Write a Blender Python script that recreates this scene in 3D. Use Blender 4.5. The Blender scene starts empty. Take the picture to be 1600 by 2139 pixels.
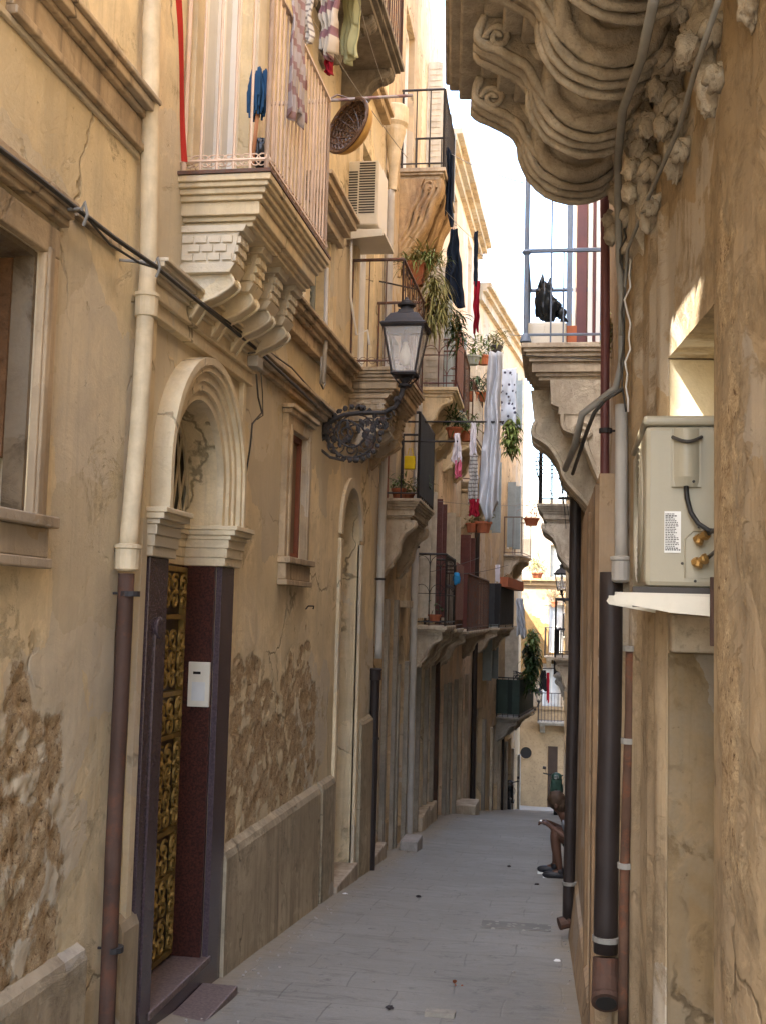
import bpy, bmesh, math, random
from math import sin, cos, pi, radians, sqrt
from mathutils import Vector, Matrix, noise
random.seed(7)
C = bpy.context.scene.collection
S = bpy.context.scene
# ------------------------------------------------------------------ camera, sky, sun, exposure
FPX, CX, CY, EYE = 2380.0, 800.0, 1069.5, 1.6          # focal length and centre in photo pixels (1600 x 2139), eye height
dY = Vector((390, -218.5, -2380)).normalized()
dZ = Vector((.026, 1, -.0875)); dZ = (dZ - dZ.dot(dY) * dY).normalized()
dX = dY.cross(dZ).normalized()
R3 = Matrix((dX, dY, dZ))                               # camera axes -> world axes
cam = bpy.data.objects.new('camera', bpy.data.cameras.new('camera')); C.objects.link(cam)
cam.matrix_world = Matrix.Translation((0, 0, EYE)) @ R3.to_4x4()
cam.data.sensor_fit = 'VERTICAL'; cam.data.sensor_height = 24; cam.data.lens = 24 * FPX / 2139
cam.data.clip_start = .05; cam.data.clip_end = 1000
S.camera = cam
SUN_EL, SUN_AZ = radians(50), radians(-39)              # azimuth measured from straight behind the camera towards the right
sdir = Vector((sin(SUN_AZ) * cos(SUN_EL), -cos(SUN_AZ) * cos(SUN_EL), sin(SUN_EL)))
W = bpy.data.worlds.new('World'); S.world = W; W.use_nodes = True
nt = W.node_tree; sky = nt.nodes.new('ShaderNodeTexSky'); sky.sky_type = 'NISHITA'; sky.sun_disc = False
sky.sun_elevation = SUN_EL; sky.sun_rotation = math.atan2(sdir.x, sdir.y)
sky.air_density = 1.0; sky.dust_density = 3.0; sky.ozone_density = 1.0
nt.links.new(sky.outputs[0], nt.nodes['Background'].inputs[0]); nt.nodes['Background'].inputs[1].default_value = .15
sl = bpy.data.lights.new('sun', 'SUN'); sl.energy = 2.6; sl.angle = radians(.5); sl.color = (1, .93, .82)
so = bpy.data.objects.new('sun', sl); C.objects.link(so); so.rotation_euler = sdir.to_track_quat('Z', 'Y').to_euler()
S.view_settings.view_transform = 'Standard'; S.view_settings.look = 'None'; S.view_settings.gamma = 1
S.view_settings.exposure = 3.5
S.render.engine = 'CYCLES'; S.cycles.use_denoising = True
S.cycles.max_bounces = 8; S.cycles.diffuse_bounces = 5; S.cycles.glossy_bounces = 3
S.cycles.transparent_max_bounces = 12; S.cycles.sample_clamp_indirect = 10
# ------------------------------------------------------------------ measuring: photo pixel -> point of the place
CAMP = Vector((0, 0, EYE))
def ray(px, py):
    return R3 @ Vector(((px - CX) / FPX, -(py - CY) / FPX, -1))
class Fr:
    """A facade: origin, along vector u, outward normal n; s along, d outward, z up."""
    def __init__(self, x0, y0, x1=None, y1=None, side=1):
        self.o = Vector((x0, y0, 0)); u = Vector((0, 1, 0)) if x1 is None else Vector((x1 - x0, y1 - y0, 0)).normalized()
        self.u = u; self.n = Vector((u.y, -u.x, 0)) * side
        self.len = None if x1 is None else (Vector((x1, y1, 0)) - self.o).length
    warp = None
    def P(self, s, d, z):
        if self.warp: s, z = self.warp[0] * s + self.warp[1], EYE + (z - EYE) * self.warp[2] - self.warp[3] * min(1, max(0, (z - .4) / 1.2))
        return self.o + self.u * s + self.n * d + Vector((0, 0, z))
    def px(self, x, y, d=0):
        r = ray(x, y); t = (self.o + self.n * d - CAMP).dot(self.n) / r.dot(self.n); p = CAMP + r * t
        return (p - self.o).dot(self.u), p.z
def onY(x, y, Y):
    r = ray(x, y); p = CAMP + r * (Y / r.y); return p
def onX(x, y, X):
    r = ray(x, y); p = CAMP + r * (X / r.x); return p
def g(y):                                                # height of the paving along the alley
    if y < 10: return -.088 * y
    if y < 20: return -.88 - .105 * (y - 10)
    if y < 42: return -1.93 - .149 * (y - 20)
    return -1.93 - .149 * 22 - .02 * (y - 42)
# ------------------------------------------------------------------ objects
def wloc(o):
    v = Vector((0, 0, 0))
    while o: v = v + o.location; o = o.parent
    return v
def tag(o, label=None, cat=None, group=None, kind=None):
    for k, v in (('label', label), ('category', cat), ('group', group), ('kind', kind)):
        if v: o[k] = v
    return o
def thing(name, loc, label, cat, group=None):
    o = bpy.data.objects.new(name, None); C.objects.link(o); o.location = loc; o.empty_display_size = .2
    return tag(o, label, cat, group)
def kids(o): return [c for c in bpy.data.objects if c.parent == o]
def copy_tree(o, parent=None):
    c = o.copy(); C.objects.link(c)
    if parent: c.parent = parent
    for k in kids(o): copy_tree(k, c)
    return c
class MB:
    def __init__(self): self.v = []; self.f = []; self.col = None
    def add(self, vs, fs):
        b = len(self.v); self.v += [Vector(p) for p in vs]; self.f += [tuple(i + b for i in q) for q in fs]; return self
    def box(self, F, s0, s1, d0, d1, z0, z1):
        P = F.P
        return self.add([P(s0, d0, z0), P(s1, d0, z0), P(s1, d1, z0), P(s0, d1, z0), P(s0, d0, z1), P(s1, d0, z1), P(s1, d1, z1), P(s0, d1, z1)],
                 [(0, 1, 2, 3), (4, 5, 6, 7), (0, 1, 5, 4), (1, 2, 6, 5), (2, 3, 7, 6), (3, 0, 4, 7)])
    def wbox(self, a, b):
        return self.box(WF, a[1], b[1], a[0], b[0], a[2], b[2])
    def prism(self, pts, vec):
        n = len(pts); vs = [Vector(p) for p in pts] + [Vector(p) + vec for p in pts]
        return self.add(vs, [tuple(range(n)), tuple(range(n, 2 * n))] + [(i, (i + 1) % n, n + (i + 1) % n, n + i) for i in range(n)])
    def prof(self, F, poly, s0, s1):
        """polygon of (d,z) extruded along s"""
        return self.prism([F.P(s0, d, z) for d, z in poly], F.u * (s1 - s0))
    def tube(self, pts, r, n=6, closed=False, flat=1.0):
        pts = [Vector(p) for p in pts]; m = len(pts)
        if m < 2: return self
        rs = r if isinstance(r, (list, tuple)) else [r] * m
        vs = []; up = None
        for i, p in enumerate(pts):
            a = pts[(i - 1) % m] if (closed or i > 0) else p; b = pts[(i + 1) % m] if (closed or i < m - 1) else p
            t = (b - a)
            if t.length < 1e-7: t = Vector((0, 0, 1))
            t.normalize()
            if up is None:
                up = t.orthogonal().normalized()
            up = (up - up.dot(t) * t)
            if up.length < 1e-5: up = t.orthogonal()
            up.normalize(); w = t.cross(up)
            for k in range(n):
                A = 2 * pi * k / n; vs.append(p + (up * cos(A) + w * sin(A) * flat) * rs[i])
        fs = []
        for i in range(m if closed else m - 1):
            for k in range(n):
                j = (i + 1) % m; fs.append((i * n + k, i * n + (k + 1) % n, j * n + (k + 1) % n, j * n + k))
        if not closed: fs += [tuple(range(n)), tuple(range((m - 1) * n, m * n))]
        return self.add(vs, fs)
    def lathe(self, prof, o, axis=(0, 0, 1), n=16, sq=None):
        """profile of (r,h) around axis at o; sq=4 gives a square section turned to the facade"""
        a = Vector(axis).normalized(); x = Vector((1, 0, 0)) if abs(a.z) > .9 else Vector((0, 0, 1)); x = (x - x.dot(a) * a).normalized(); y = a.cross(x)
        o = Vector(o); m = len(prof); n = sq or n; ph = pi / 4 if sq else 0
        vs = [o + a * h + (x * cos(2 * pi * k / n + ph) + y * sin(2 * pi * k / n + ph)) * max(r, 1e-4) for r, h in prof for k in range(n)]
        fs = [(i * n + k, i * n + (k + 1) % n, (i + 1) * n + (k + 1) % n, (i + 1) * n + k) for i in range(m - 1) for k in range(n)]
        fs += [tuple(range(n)), tuple(range((m - 1) * n, m * n))]
        return self.add(vs, fs)
    def grid(self, fn, nu, nv):
        vs = [fn(i / nu, j / nv) for j in range(nv + 1) for i in range(nu + 1)]
        return self.add(vs, [(j * (nu + 1) + i, j * (nu + 1) + i + 1, (j + 1) * (nu + 1) + i + 1, (j + 1) * (nu + 1) + i) for j in range(nv) for i in range(nu)])
    def jitter(self, amp, fr=9.):
        self.v = [p + noise.noise_vector(p * fr) * amp + noise.noise_vector(p * fr * 3.1) * amp * .5 for p in self.v]; return self
    def blob(self, c, r, amp=.25, fr=6, n=10, seed=0, flutes=0, ax=0):
        c = Vector(c); r = Vector(r) if not isinstance(r, (int, float)) else Vector((r, r, r))
        def fn(u, v):
            A = 2 * pi * u; B = pi * v; q = Vector((cos(A) * sin(B), sin(A) * sin(B), cos(B)))
            k = 1 + amp * noise.noise(q * 1.7 * (fr / 6) + c * 3.1 + Vector((seed, seed, 0)))
            if flutes: k *= 1 + .13 * abs(cos(flutes * (math.atan2(q.z + .5, q[ax]) if ax < 2 else A)))
            return c + Vector((q.x * r.x, q.y * r.y, q.z * r.z)) * k
        return self.grid(fn, n * 2, n)
    def build(self, name, mat, parent=None, smooth=False, bevel=0, solid=0, sub=0, attr=None, loc=None):
        me = bpy.data.meshes.new(name); o = bpy.data.objects.new(name, me); C.objects.link(o)
        base = wloc(parent) if parent else Vector((0, 0, 0))
        if parent: o.parent = parent; off = -base
        else: off = Vector((0, 0, 0))
        if parent is None and loc is not None:
            lo = Vector(loc); o.location = lo; me.from_pydata([tuple(p - lo) for p in self.v], [], self.f)
        else:
            o.location = off if parent else (0, 0, 0); me.from_pydata([tuple(p) for p in self.v], [], self.f)
        me.update()
        if attr is not None:
            a = me.attributes.new('wear', 'FLOAT', 'POINT'); a.data.foreach_set('value', attr)
        bm = bmesh.new(); bm.from_mesh(me); bmesh.ops.recalc_face_normals(bm, faces=bm.faces); bm.to_mesh(me); bm.free()
        me.materials.append(mat)
        if smooth:
            for p in me.polygons: p.use_smooth = True
        if bevel:
            m = o.modifiers.new('bevel', 'BEVEL'); m.width = bevel; m.segments = 2; m.limit_method = 'ANGLE'; m.angle_limit = radians(40)
        if solid:
            m = o.modifiers.new('solid', 'SOLIDIFY'); m.thickness = solid; m.offset = 0
        if sub:
            m = o.modifiers.new('sub', 'SUBSURF'); m.levels = sub; m.render_levels = sub
        return o
WF = Fr(0, 0)                                            # world frame: s = Y, d = X
WF.n = Vector((1, 0, 0))
# ------------------------------------------------------------------ materials
class N:
    def __init__(self, name):
        self.m = bpy.data.materials.new(name); self.m.use_nodes = True; self.t = self.m.node_tree; self.b = self.t.nodes['Principled BSDF']
        self.b.inputs['Specular IOR Level'].default_value = .3
    def n(self, ty, **k):
        x = self.t.nodes.new(ty)
        for a, v in k.items():
            if a in x.inputs: x.inputs[a].default_value = v
            else: setattr(x, a, v)
        return x
    def L(self, a, b): self.t.links.new(a, b)
    def coord(self, scale=(1, 1, 1), rot=(0, 0, 0)):
        c = self.n('ShaderNodeTexCoord'); m = self.n('ShaderNodeMapping'); m.inputs['Scale'].default_value = scale; m.inputs['Rotation'].default_value = rot
        self.L(c.outputs['Object'], m.inputs[0]); return m.outputs[0]
    def noise(self, vec, sc, det=4, rough=.55, dist=0):
        x = self.n('ShaderNodeTexNoise'); x.inputs['Scale'].default_value = sc; x.inputs['Detail'].default_value = det
        x.inputs['Roughness'].default_value = rough; x.inputs['Distortion'].default_value = dist; self.L(vec, x.inputs['Vector']); return x.outputs[0]
    def ramp(self, f, a, b, c0=(0, 0, 0, 1), c1=(1, 1, 1, 1)):
        x = self.n('ShaderNodeValToRGB'); e = x.color_ramp.elements; e[0].position = a; e[1].position = b; e[0].color = c0; e[1].color = c1
        self.L(f, x.inputs[0]); return x.outputs[0]
    def mix(self, f, a, b, ty='MIX'):
        x = self.n('ShaderNodeMix', data_type='RGBA', blend_type=ty)
        for i, v in ((0, f), (6, a), (7, b)):
            if isinstance(v, (int, float)): x.inputs[i].default_value = v
            elif isinstance(v, tuple): x.inputs[i].default_value = v if len(v) == 4 else v + (1,)
            else: self.L(v, x.inputs[i])
        return x.outputs[2]
    def math(self, op, a, b=0.0, clamp=False):
        x = self.n('ShaderNodeMath', operation=op, use_clamp=clamp)
        for i, v in ((0, a), (1, b)):
            if isinstance(v, (int, float)): x.inputs[i].default_value = v
            else: self.L(v, x.inputs[i])
        return x.outputs[0]
    def bump(self, h, s=.3, d=.02, prev=None):
        x = self.n('ShaderNodeBump'); x.inputs['Strength'].default_value = s; x.inputs['Distance'].default_value = d
        self.L(h, x.inputs['Height'])
        if prev is not None: self.L(prev, x.inputs['Normal'])
        return x.outputs[0]
    def out(self, col, rough=.9, nrm=None, metal=0, spec=None):
        if isinstance(col, tuple): self.b.inputs['Base Color'].default_value = col if len(col) == 4 else col + (1,)
        else: self.L(col, self.b.inputs['Base Color'])
        if isinstance(rough, (int, float)): self.b.inputs['Roughness'].default_value = rough
        else: self.L(rough, self.b.inputs['Roughness'])
        if nrm is not None: self.L(nrm, self.b.inputs['Normal'])
        self.b.inputs['Metallic'].default_value = metal
        if spec is not None: self.b.inputs['Specular IOR Level'].default_value = spec
        return self.m
def mul(c, k): return tuple(min(1, x * k) for x in c)
def plaster(name, c, stain=.5, rough_patch=0.0, grey=(.40, .37, .32), light=None, seed=0., wear=False):
    """lime plaster: mottling, vertical run marks, grey weathering, pits; wear = eroded areas come from the mesh's wear attribute"""
    m = N(name); v = m.coord(); vo = m.n('ShaderNodeVectorMath', operation='ADD'); vo.inputs[1].default_value = (seed, seed * 1.7, seed * .6); m.L(v, vo.inputs[0]); v = vo.outputs[0]
    ms = m.n('ShaderNodeMapping'); ms.inputs['Scale'].default_value = (5, 5, .28); m.L(v, ms.inputs[0]); vs = ms.outputs[0]
    light = light or mul(c, 1.22)
    big = m.noise(v, .9, 6, .6, .4); mid = m.noise(v, 4.5, 8, .65, .6); run = m.noise(vs, 1.3, 6, .62, .3); fine = m.noise(v, 70, 3, .6); run2 = m.noise(vs, 4.5, 4, .6)
    col = m.mix(m.ramp(big, .35, .68), mul(c, .86), light)
    col = m.mix(m.math('MULTIPLY', m.ramp(mid, .45, .72), .65), col, mul(c, .68))
    col = m.mix(m.math('MULTIPLY', m.ramp(m.noise(v, 1.7, 5, .55, .6), .52, .62), .38), col, mul(grey, 1.25))
    col = m.mix(m.math('MULTIPLY', m.ramp(run, .5, .72), stain), col, grey)
    col = m.mix(m.math('MULTIPLY', m.ramp(run2, .56, .74), stain * .7), col, mul(c, .5))
    col = m.mix(m.math('MULTIPLY', m.ramp(m.noise(v, 2.1, 7, .7, 1.2), .60, .66), .35 + .3 * rough_patch), col, mul(light, 1.1))
    pit = m.ramp(m.noise(v, 19, 6, .8), .29, .37, (1, 1, 1, 1), (0, 0, 0, 1))
    col = m.mix(m.math('MULTIPLY', pit, .75), col, mul(c, .35))
    col = m.mix(m.math('MULTIPLY', m.ramp(fine, .3, .7), .22), col, mul(c, .7))
    vd = m.n('ShaderNodeVectorMath', operation='MULTIPLY_ADD'); nzv = m.n('ShaderNodeTexNoise'); nzv.inputs['Scale'].default_value = 2.2; nzv.inputs['Detail'].default_value = 6; m.L(v, nzv.inputs[0]); m.L(nzv.outputs[1], vd.inputs[0]); vd.inputs[1].default_value = (.7, .7, .7); m.L(v, vd.inputs[2])
    vr = m.n('ShaderNodeTexVoronoi', feature='DISTANCE_TO_EDGE'); vr.inputs['Scale'].default_value = .75; m.L(vd.outputs[0], vr.inputs[0])
    crack = m.math('MULTIPLY', m.ramp(vr.outputs[0], .003, .011, (1, 1, 1, 1), (0, 0, 0, 1)), m.ramp(m.noise(v, 1.1, 3), .48, .56)); col = m.mix(m.math('MULTIPLY', crack, .8), col, mul(c, .3))
    vc = m.n('ShaderNodeTexVoronoi'); vc.inputs['Scale'].default_value = 1.15; m.L(vd.outputs[0], vc.inputs[0]); sc = m.n('ShaderNodeSeparateColor'); m.L(vc.outputs[1], sc.inputs[0])
    col = m.mix(m.math('MULTIPLY', m.ramp(sc.outputs[0], .80, .81), .42), col, (.47, .45, .40)); col = m.mix(m.math('MULTIPLY', m.ramp(sc.outputs[1], .84, .85), .35), col, mul(c, .62))
    h = m.math('ADD', m.math('MULTIPLY', mid, .6), m.math('MULTIPLY', fine, .13)); h = m.math('SUBTRACT', m.math('SUBTRACT', h, m.math('MULTIPLY', pit, .35)), m.math('MULTIPLY', crack, .5))
    if rough_patch:
        er = m.ramp(m.noise(v, 2.3, 9, .7, .8), .60 - .14 * rough_patch, .64 - .12 * rough_patch)
        st = m.mix(m.ramp(m.noise(v, 9, 8, .7), .35, .65), mul(c, .42), mul(c, .95)); col = m.mix(m.math('MULTIPLY', er, .8), col, st)
        h = m.math('SUBTRACT', h, m.math('MULTIPLY', er, .5)); h = m.math('ADD', h, m.math('MULTIPLY', m.math('MULTIPLY', m.noise(v, 22, 6, .7), er), .7))
    if wear:
        at = m.n('ShaderNodeAttribute', attribute_name='wear').outputs['Fac']
        n1 = m.noise(v, 11, 9, .75, .4); n2 = m.noise(v, 38, 6, .7)
        st = m.mix(m.ramp(n1, .32, .66), (.27, .175, .085), (.66, .52, .32)); st = m.mix(m.ramp(n2, .34, .46, (1, 1, 1, 1), (0, 0, 0, 1)), st, (.10, .06, .032))
        st = m.mix(m.ramp(m.noise(v, 3.2, 6, .7, 1), .56, .62), st, (.48, .38, .24)); st = m.mix(m.math('MULTIPLY', m.ramp(m.noise(v, 130, 3, .7), .42, .62), .45), st, (.20, .13, .075))
        k = m.ramp(m.math('ADD', at, m.math('MULTIPLY', m.math('SUBTRACT', m.noise(v, 7, 8, .75, .8), .5), 1.5)), .3, .48); col = m.mix(k, col, st)
        h = m.math('ADD', h, m.math('MULTIPLY', k, m.math('ADD', m.math('MULTIPLY', n1, .9), m.math('ADD', m.math('MULTIPLY', n2, .8), m.math('MULTIPLY', m.noise(v, 120, 4, .7), .35)))))
    return m.out(col, .93, m.bump(h, .55, .03), spec=.15)
def stone(name, c, dark=.55, sc=1., bump=.5, rough=.85, grime=None):
    m = N(name); v = m.coord(); a = m.noise(v, 3 * sc, 8, .68, .5); b = m.noise(v, 26 * sc, 5, .7); d = m.noise(v, 90, 3, .6)
    col = m.mix(m.ramp(a, .3, .7), mul(c, dark), mul(c, 1.15)); col = m.mix(m.math('MULTIPLY', m.ramp(b, .28, .45, (1, 1, 1, 1), (0, 0, 0, 1)), .7), col, mul(c, .38))
    if grime:
        vg = m.coord((3, 3, .8)); col = m.mix(m.math('MULTIPLY', m.ramp(m.noise(vg, 1.6, 7, .7), .45, .66), .85), col, grime)
    h = m.math('ADD', m.math('MULTIPLY', a, .5), m.math('ADD', m.math('MULTIPLY', b, .4), m.math('MULTIPLY', d, .1)))
    return m.out(col, rough, m.bump(h, bump, .02), spec=.2)
def paint(name, c, rough=.5, var=.25, rust=0., metal=0, sc=1., c2=None):
    m = N(name); v = m.coord(); vs = m.coord((8, 8, .8)); a = m.noise(v, 6 * sc, 6, .6)
    col = m.mix(m.ramp(a, .3, .72), mul(c, 1 - var), c2 or mul(c, 1 + var * .6)); col = m.mix(m.math('MULTIPLY', m.ramp(m.noise(vs, 3, 5, .6), .5, .75), var * 1.6, True), col, mul(c, .55))
    if rust:
        col = m.mix(m.math('MULTIPLY', m.ramp(m.noise(v, 14 * sc, 8, .75, .3), .56 - .1 * rust, .64), min(1, rust * 1.2), True), col, (.17, .055, .022))
    return m.out(col, m.ramp(a, .2, .8, (rough * .8,) * 3 + (1,), (min(1, rough * 1.3),) * 3 + (1,)), m.bump(m.noise(v, 45, 4, .6), .2, .004), metal)
def cloth(name, c, c2=None, stripes=0, rough=.95, axis=2, dots=False):
    m = N(name); v = m.coord(); a = m.noise(v, 5, 4, .6); col = m.mix(m.ramp(a, .3, .7), mul(c, .85), mul(c, 1.08))
    if stripes:
        w = m.n('ShaderNodeTexWave', wave_type='BANDS', bands_direction='XYZ'[axis]); w.inputs['Scale'].default_value = stripes; w.inputs['Distortion'].default_value = .4
        m.L(v, w.inputs[0]); col = m.mix(m.ramp(w.outputs[1], .72, .8), col, c2)
    if dots:
        vo = m.n('ShaderNodeTexVoronoi'); vo.inputs['Scale'].default_value = 14; m.L(v, vo.inputs[0]); col = m.mix(m.ramp(vo.outputs[0], .22, .28, (1, 1, 1, 1), (0, 0, 0, 1)), col, c2)
    mm = m.out(col, rough, m.bump(m.noise(v, 160, 2), .15, .002), spec=.1)
    return mm
CREAM = (.60, .46, .29)
M = {}
M['h1'] = plaster('cream lime plaster', (.68, .565, .36), .55, .2, (.44, .385, .28), seed=1, wear=True)
M['h2'] = plaster('warm cream lime plaster', (.70, .585, .375), .5, .18, (.46, .405, .30), seed=5, wear=True)
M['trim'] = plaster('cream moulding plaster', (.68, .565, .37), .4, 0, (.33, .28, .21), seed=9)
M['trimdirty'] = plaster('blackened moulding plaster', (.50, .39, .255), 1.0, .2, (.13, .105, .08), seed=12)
M['arch'] = plaster('pale cream moulding', (.70, .60, .41), .3, 0, (.42, .37, .30), seed=14)
M['reveal'] = plaster('greyish reveal plaster', (.46, .40, .31), .3, .2, (.33, .31, .28), seed=17)
M['blocked'] = plaster('tan plaster infill', (.42, .29, .16), .5, .2, (.26, .21, .15), seed=18)
M['plinth'] = plaster('grey cement plinth', (.45, .375, .255), 1.0, .7, (.18, .145, .105), seed=21)
M['h3'] = plaster('ochre stained plaster', (.55, .42, .26), .8, .5, (.25, .21, .17), seed=25)
M['h4'] = plaster('grey tan plaster', (.62, .51, .35), .6, .5, (.27, .23, .19), seed=29)
M['h5'] = plaster('pinkish plaster', (.66, .51, .36), .6, .3, (.33, .27, .22), seed=33)
M['h6'] = plaster('ochre yellow plaster', (.56, .42, .25), .6, .3, (.3, .25, .2), seed=37)
M['endl'] = plaster('apricot plaster', (.34, .21, .085), .5, .3, (.26, .18, .09), seed=41)
M['endb'] = stone('tan ashlar', (.34, .24, .135), .7, .6, .4)
M['endu'] = plaster('whitewashed plaster', (.25, .215, .165), .9, .6, (.16, .14, .11), seed=45)
M['r1'] = plaster('rough tan plaster', (.41, .31, .19), 1.0, .8, (.25, .20, .14), seed=51, wear=True)
M['r1b'] = plaster('smooth brown plaster', (.25, .175, .09), .9, .5, (.20, .175, .13), seed=55)
M['r2'] = plaster('tan wall plaster', (.40, .285, .17), .8, .4, (.22, .17, .13), seed=58)
M['carve'] = stone('carved limestone', (.52, .45, .345), .6, 2.2, 1.0, .92, (.25, .205, .15))
M['carve2'] = stone('ochre carved limestone', (.50, .36, .20), .6, 1.6, .6, .9, (.20, .13, .08))
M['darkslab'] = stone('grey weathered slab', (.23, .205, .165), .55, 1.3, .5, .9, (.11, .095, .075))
M['jambdirt'] = plaster('dirty window jamb', (.18, .135, .085), 1.0, .5, (.17, .145, .11), seed=61)
M['stone'] = stone('pale limestone', (.50, .42, .31), .7, 1, .45, .88, (.24, .19, .14))
M['greystone'] = stone('grey door stone', (.36, .325, .265), .7, 1.5, .4, .85, (.19, .175, .155))
M['shutcream'] = paint('faded cream shutter', (.50, .45, .36), .6, .3)
M['lava'] = stone('worn step stone', (.33, .30, .27), .7, 1.4, .35, .8)
m = N('red granite'); v = m.coord(); a = m.noise(v, 75, 4, .75); b = m.noise(v, 22, 3, .6)
M['granite'] = m.out(m.mix(m.ramp(b, .3, .7), m.mix(m.ramp(a, .4, .6), (.016, .006, .005), (.085, .026, .018)), m.mix(m.ramp(a, .4, .6), (.02, .008, .007), (.065, .021, .016))), .32, None, spec=.4)
m = N('purple granite'); v = m.coord(); a = m.noise(v, 90, 3, .7)
M['granite2'] = m.out(m.mix(m.ramp(a, .35, .65), (.045, .033, .04), (.085, .06, .068)), .22, None, spec=.5)
m = N('dull granite tread'); v = m.coord(); a = m.noise(v, 60, 3, .7)
M['tread'] = m.out(m.mix(m.ramp(a, .35, .65), (.09, .065, .06), (.19, .14, .125)), .45, m.bump(m.noise(v, 12, 4), .1, .003), spec=.4)
M['brick'] = stone('brown rubble infill', (.20, .11, .055), .5, 2.5, .9, .95)
M['pvc'] = paint('cream painted pipe', (.62, .52, .35), .55, .28)
M['greypvc'] = paint('grey plastic pipe', (.42, .40, .36), .5, .15)
M['cast'] = paint('brown cast iron', (.08, .045, .032), .7, .45, .3, 0, .5)
M['maroon'] = paint('maroon painted pipe', (.13, .045, .042), .45, .2, .1)
M['darkpipe'] = paint('black brown pipe', (.03, .022, .02), .5, .3)
M['rustpipe'] = paint('rusty pipe', (.10, .055, .035), .85, .45, .5)
M['iron'] = paint('dark wrought iron', (.035, .032, .032), .55, .3, .15)
M['rustiron'] = paint('rusty rail iron', (.12, .08, .065), .75, .3, .7)
M['creamrail'] = paint('cream rail with rust', (.60, .46, .35), .6, .2, .12, sc=1)
M['blueiron'] = paint('blue grey iron', (.15, .19, .25), .5, .2, .2)
M['bronze'] = paint('brass gilt grille', (.34, .23, .07), .5, .35, 0, .45)
M['doordark'] = paint('dark door panel', (.05, .032, .022), .35, .2)
M['redwood'] = paint('red brown wood', (.22, .075, .04), .6, .25)
M['orangewood'] = paint('orange brown wood', (.23, .145, .075), .6, .3)
M['brownpanel'] = paint('brown shutter panel', (.19, .125, .075), .7, .2)
M['white'] = paint('white paint', (.74, .73, .69), .5, .08)
M['greywhite'] = paint('grey white shutter', (.55, .56, .55), .5, .1)
M['greygreen'] = paint('grey shutter', (.26, .29, .28), .5, .15)
M['acbeige'] = paint('beige enamel', (.33, .30, .22), .4, .05)
M['acwhite'] = paint('ivory enamel', (.62, .58, .48), .45, .08, .05)
M['acdark'] = paint('dark louvre gap', (.05, .045, .04), .6, .1)
M['brass'] = paint('old brass', (.45, .27, .09), .4, .3, 0, .7)
M['rubber'] = paint('black rubber', (.02, .02, .02), .5, .1)
M['cable'] = paint('dark cable', (.06, .055, .048), .6, .2)
M['greycable'] = paint('grey cable', (.25, .24, .215), .6, .2)
M['terra'] = paint('terracotta', (.38, .12, .055), .8, .2)
M['wicker'] = paint('brown wicker', (.11, .06, .035), .3, .35)
M['basket'] = paint('yellow basket base', (.52, .30, .08), .6, .2)
M['mopblue'] = cloth('blue mop yarn', (.03, .08, .16))
M['mophandle'] = paint('orange wooden handle', (.55, .25, .12), .6, .15)
M['red'] = cloth('red plastic ribbon', (.36, .03, .02))
M['navy'] = cloth('navy cloth', (.012, .018, .03))
M['blackcloth'] = cloth('black cloth', (.014, .014, .016))
M['crimson'] = cloth('crimson cloth', (.25, .012, .025))
M['sheet'] = cloth('grey white sheet', (.50, .52, .55))
M['flower'] = cloth('white cloth with dark flowers', (.66, .72, .80), (.06, .06, .10), dots=True)
M['pinkwhite'] = cloth('white cloth', (.70, .66, .68))
M['pink'] = cloth('pink cloth', (.62, .16, .24))
M['check'] = cloth('beige cloth with maroon bands', (.44, .39, .32), (.20, .11, .12), stripes=1.6)
M['greycloth'] = cloth('grey patterned cloth', (.34, .31, .32), (.24, .16, .17), stripes=2.2)
M['greenc'] = cloth('pale green cloth', (.36, .37, .22))
M['greystripe'] = cloth('grey striped cloth', (.48, .46, .42), (.2, .18, .17), stripes=7)
M['yellow'] = cloth('yellow plastic', (.62, .46, .02), rough=.5)
M['blue'] = cloth('blue plastic', (.04, .25, .5), rough=.5)
M['reed'] = cloth('red brown reed mat', (.24, .12, .08), (.10, .035, .025), stripes=14, axis=1)
M['darkscreen'] = cloth('dark grey screen', (.055, .058, .062), (.03, .03, .03), stripes=9, axis=1)
M['greenscreen'] = cloth('dark green screen', (.05, .07, .06), (.03, .04, .035), stripes=9, axis=1)
M['skin'] = paint('tanned skin', (.10, .05, .032), .5, .08)
M['hair'] = paint('brown hair', (.06, .035, .02), .6, .2)
M['shirt'] = cloth('grey shirt', (.20, .21, .23)); M['shorts'] = cloth('dark shorts', (.02, .022, .03)); M['shoe'] = paint('black shoe', (.015, .015, .018), .4, .1)
M['leaf'] = paint('green leaf', (.10, .17, .035), .6, .4, c2=(.22, .28, .07))
M['leaf2'] = paint('yellow green leaf', (.19, .20, .05), .6, .45, c2=(.33, .29, .10))
M['leafdark'] = paint('dark leaf', (.035, .075, .02), .6, .4)
M['dryleaf'] = paint('dry brown stems', (.21, .13, .05), .8, .4)
M['bag'] = paint('black plastic film', (.012, .015, .017), .25, .1)
M['greenpaint'] = paint('green scooter paint', (.06, .12, .09), .4, .1)
M['grate'] = cloth('perforated plate', (.20, .19, .17), (.33, .31, .27), dots=True)
M['slate'] = paint('blue grey door', (.13, .155, .17), .5, .25)
M['lens'] = paint('dark glass', (.02, .02, .02), .1, .1)
m = N('lantern glass'); m.b.inputs['Alpha'].default_value = .2; M['glass'] = m.out((.86, .86, .84), .25)
m = N('bulb glass'); m.b.inputs['Transmission Weight'].default_value = .25; M['bulb'] = m.out((.85, .76, .58), .3)
m = N('alley paving'); v = m.coord(); vs = m.coord((1.0, 3.2, 1)); a = m.noise(v, .8, 7, .6, .3); b = m.noise(vs, 5, 8, .68, .5); c = m.noise(v, 60, 4, .7); d = m.noise(vs, 2.2, 7, .72, .8)
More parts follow.
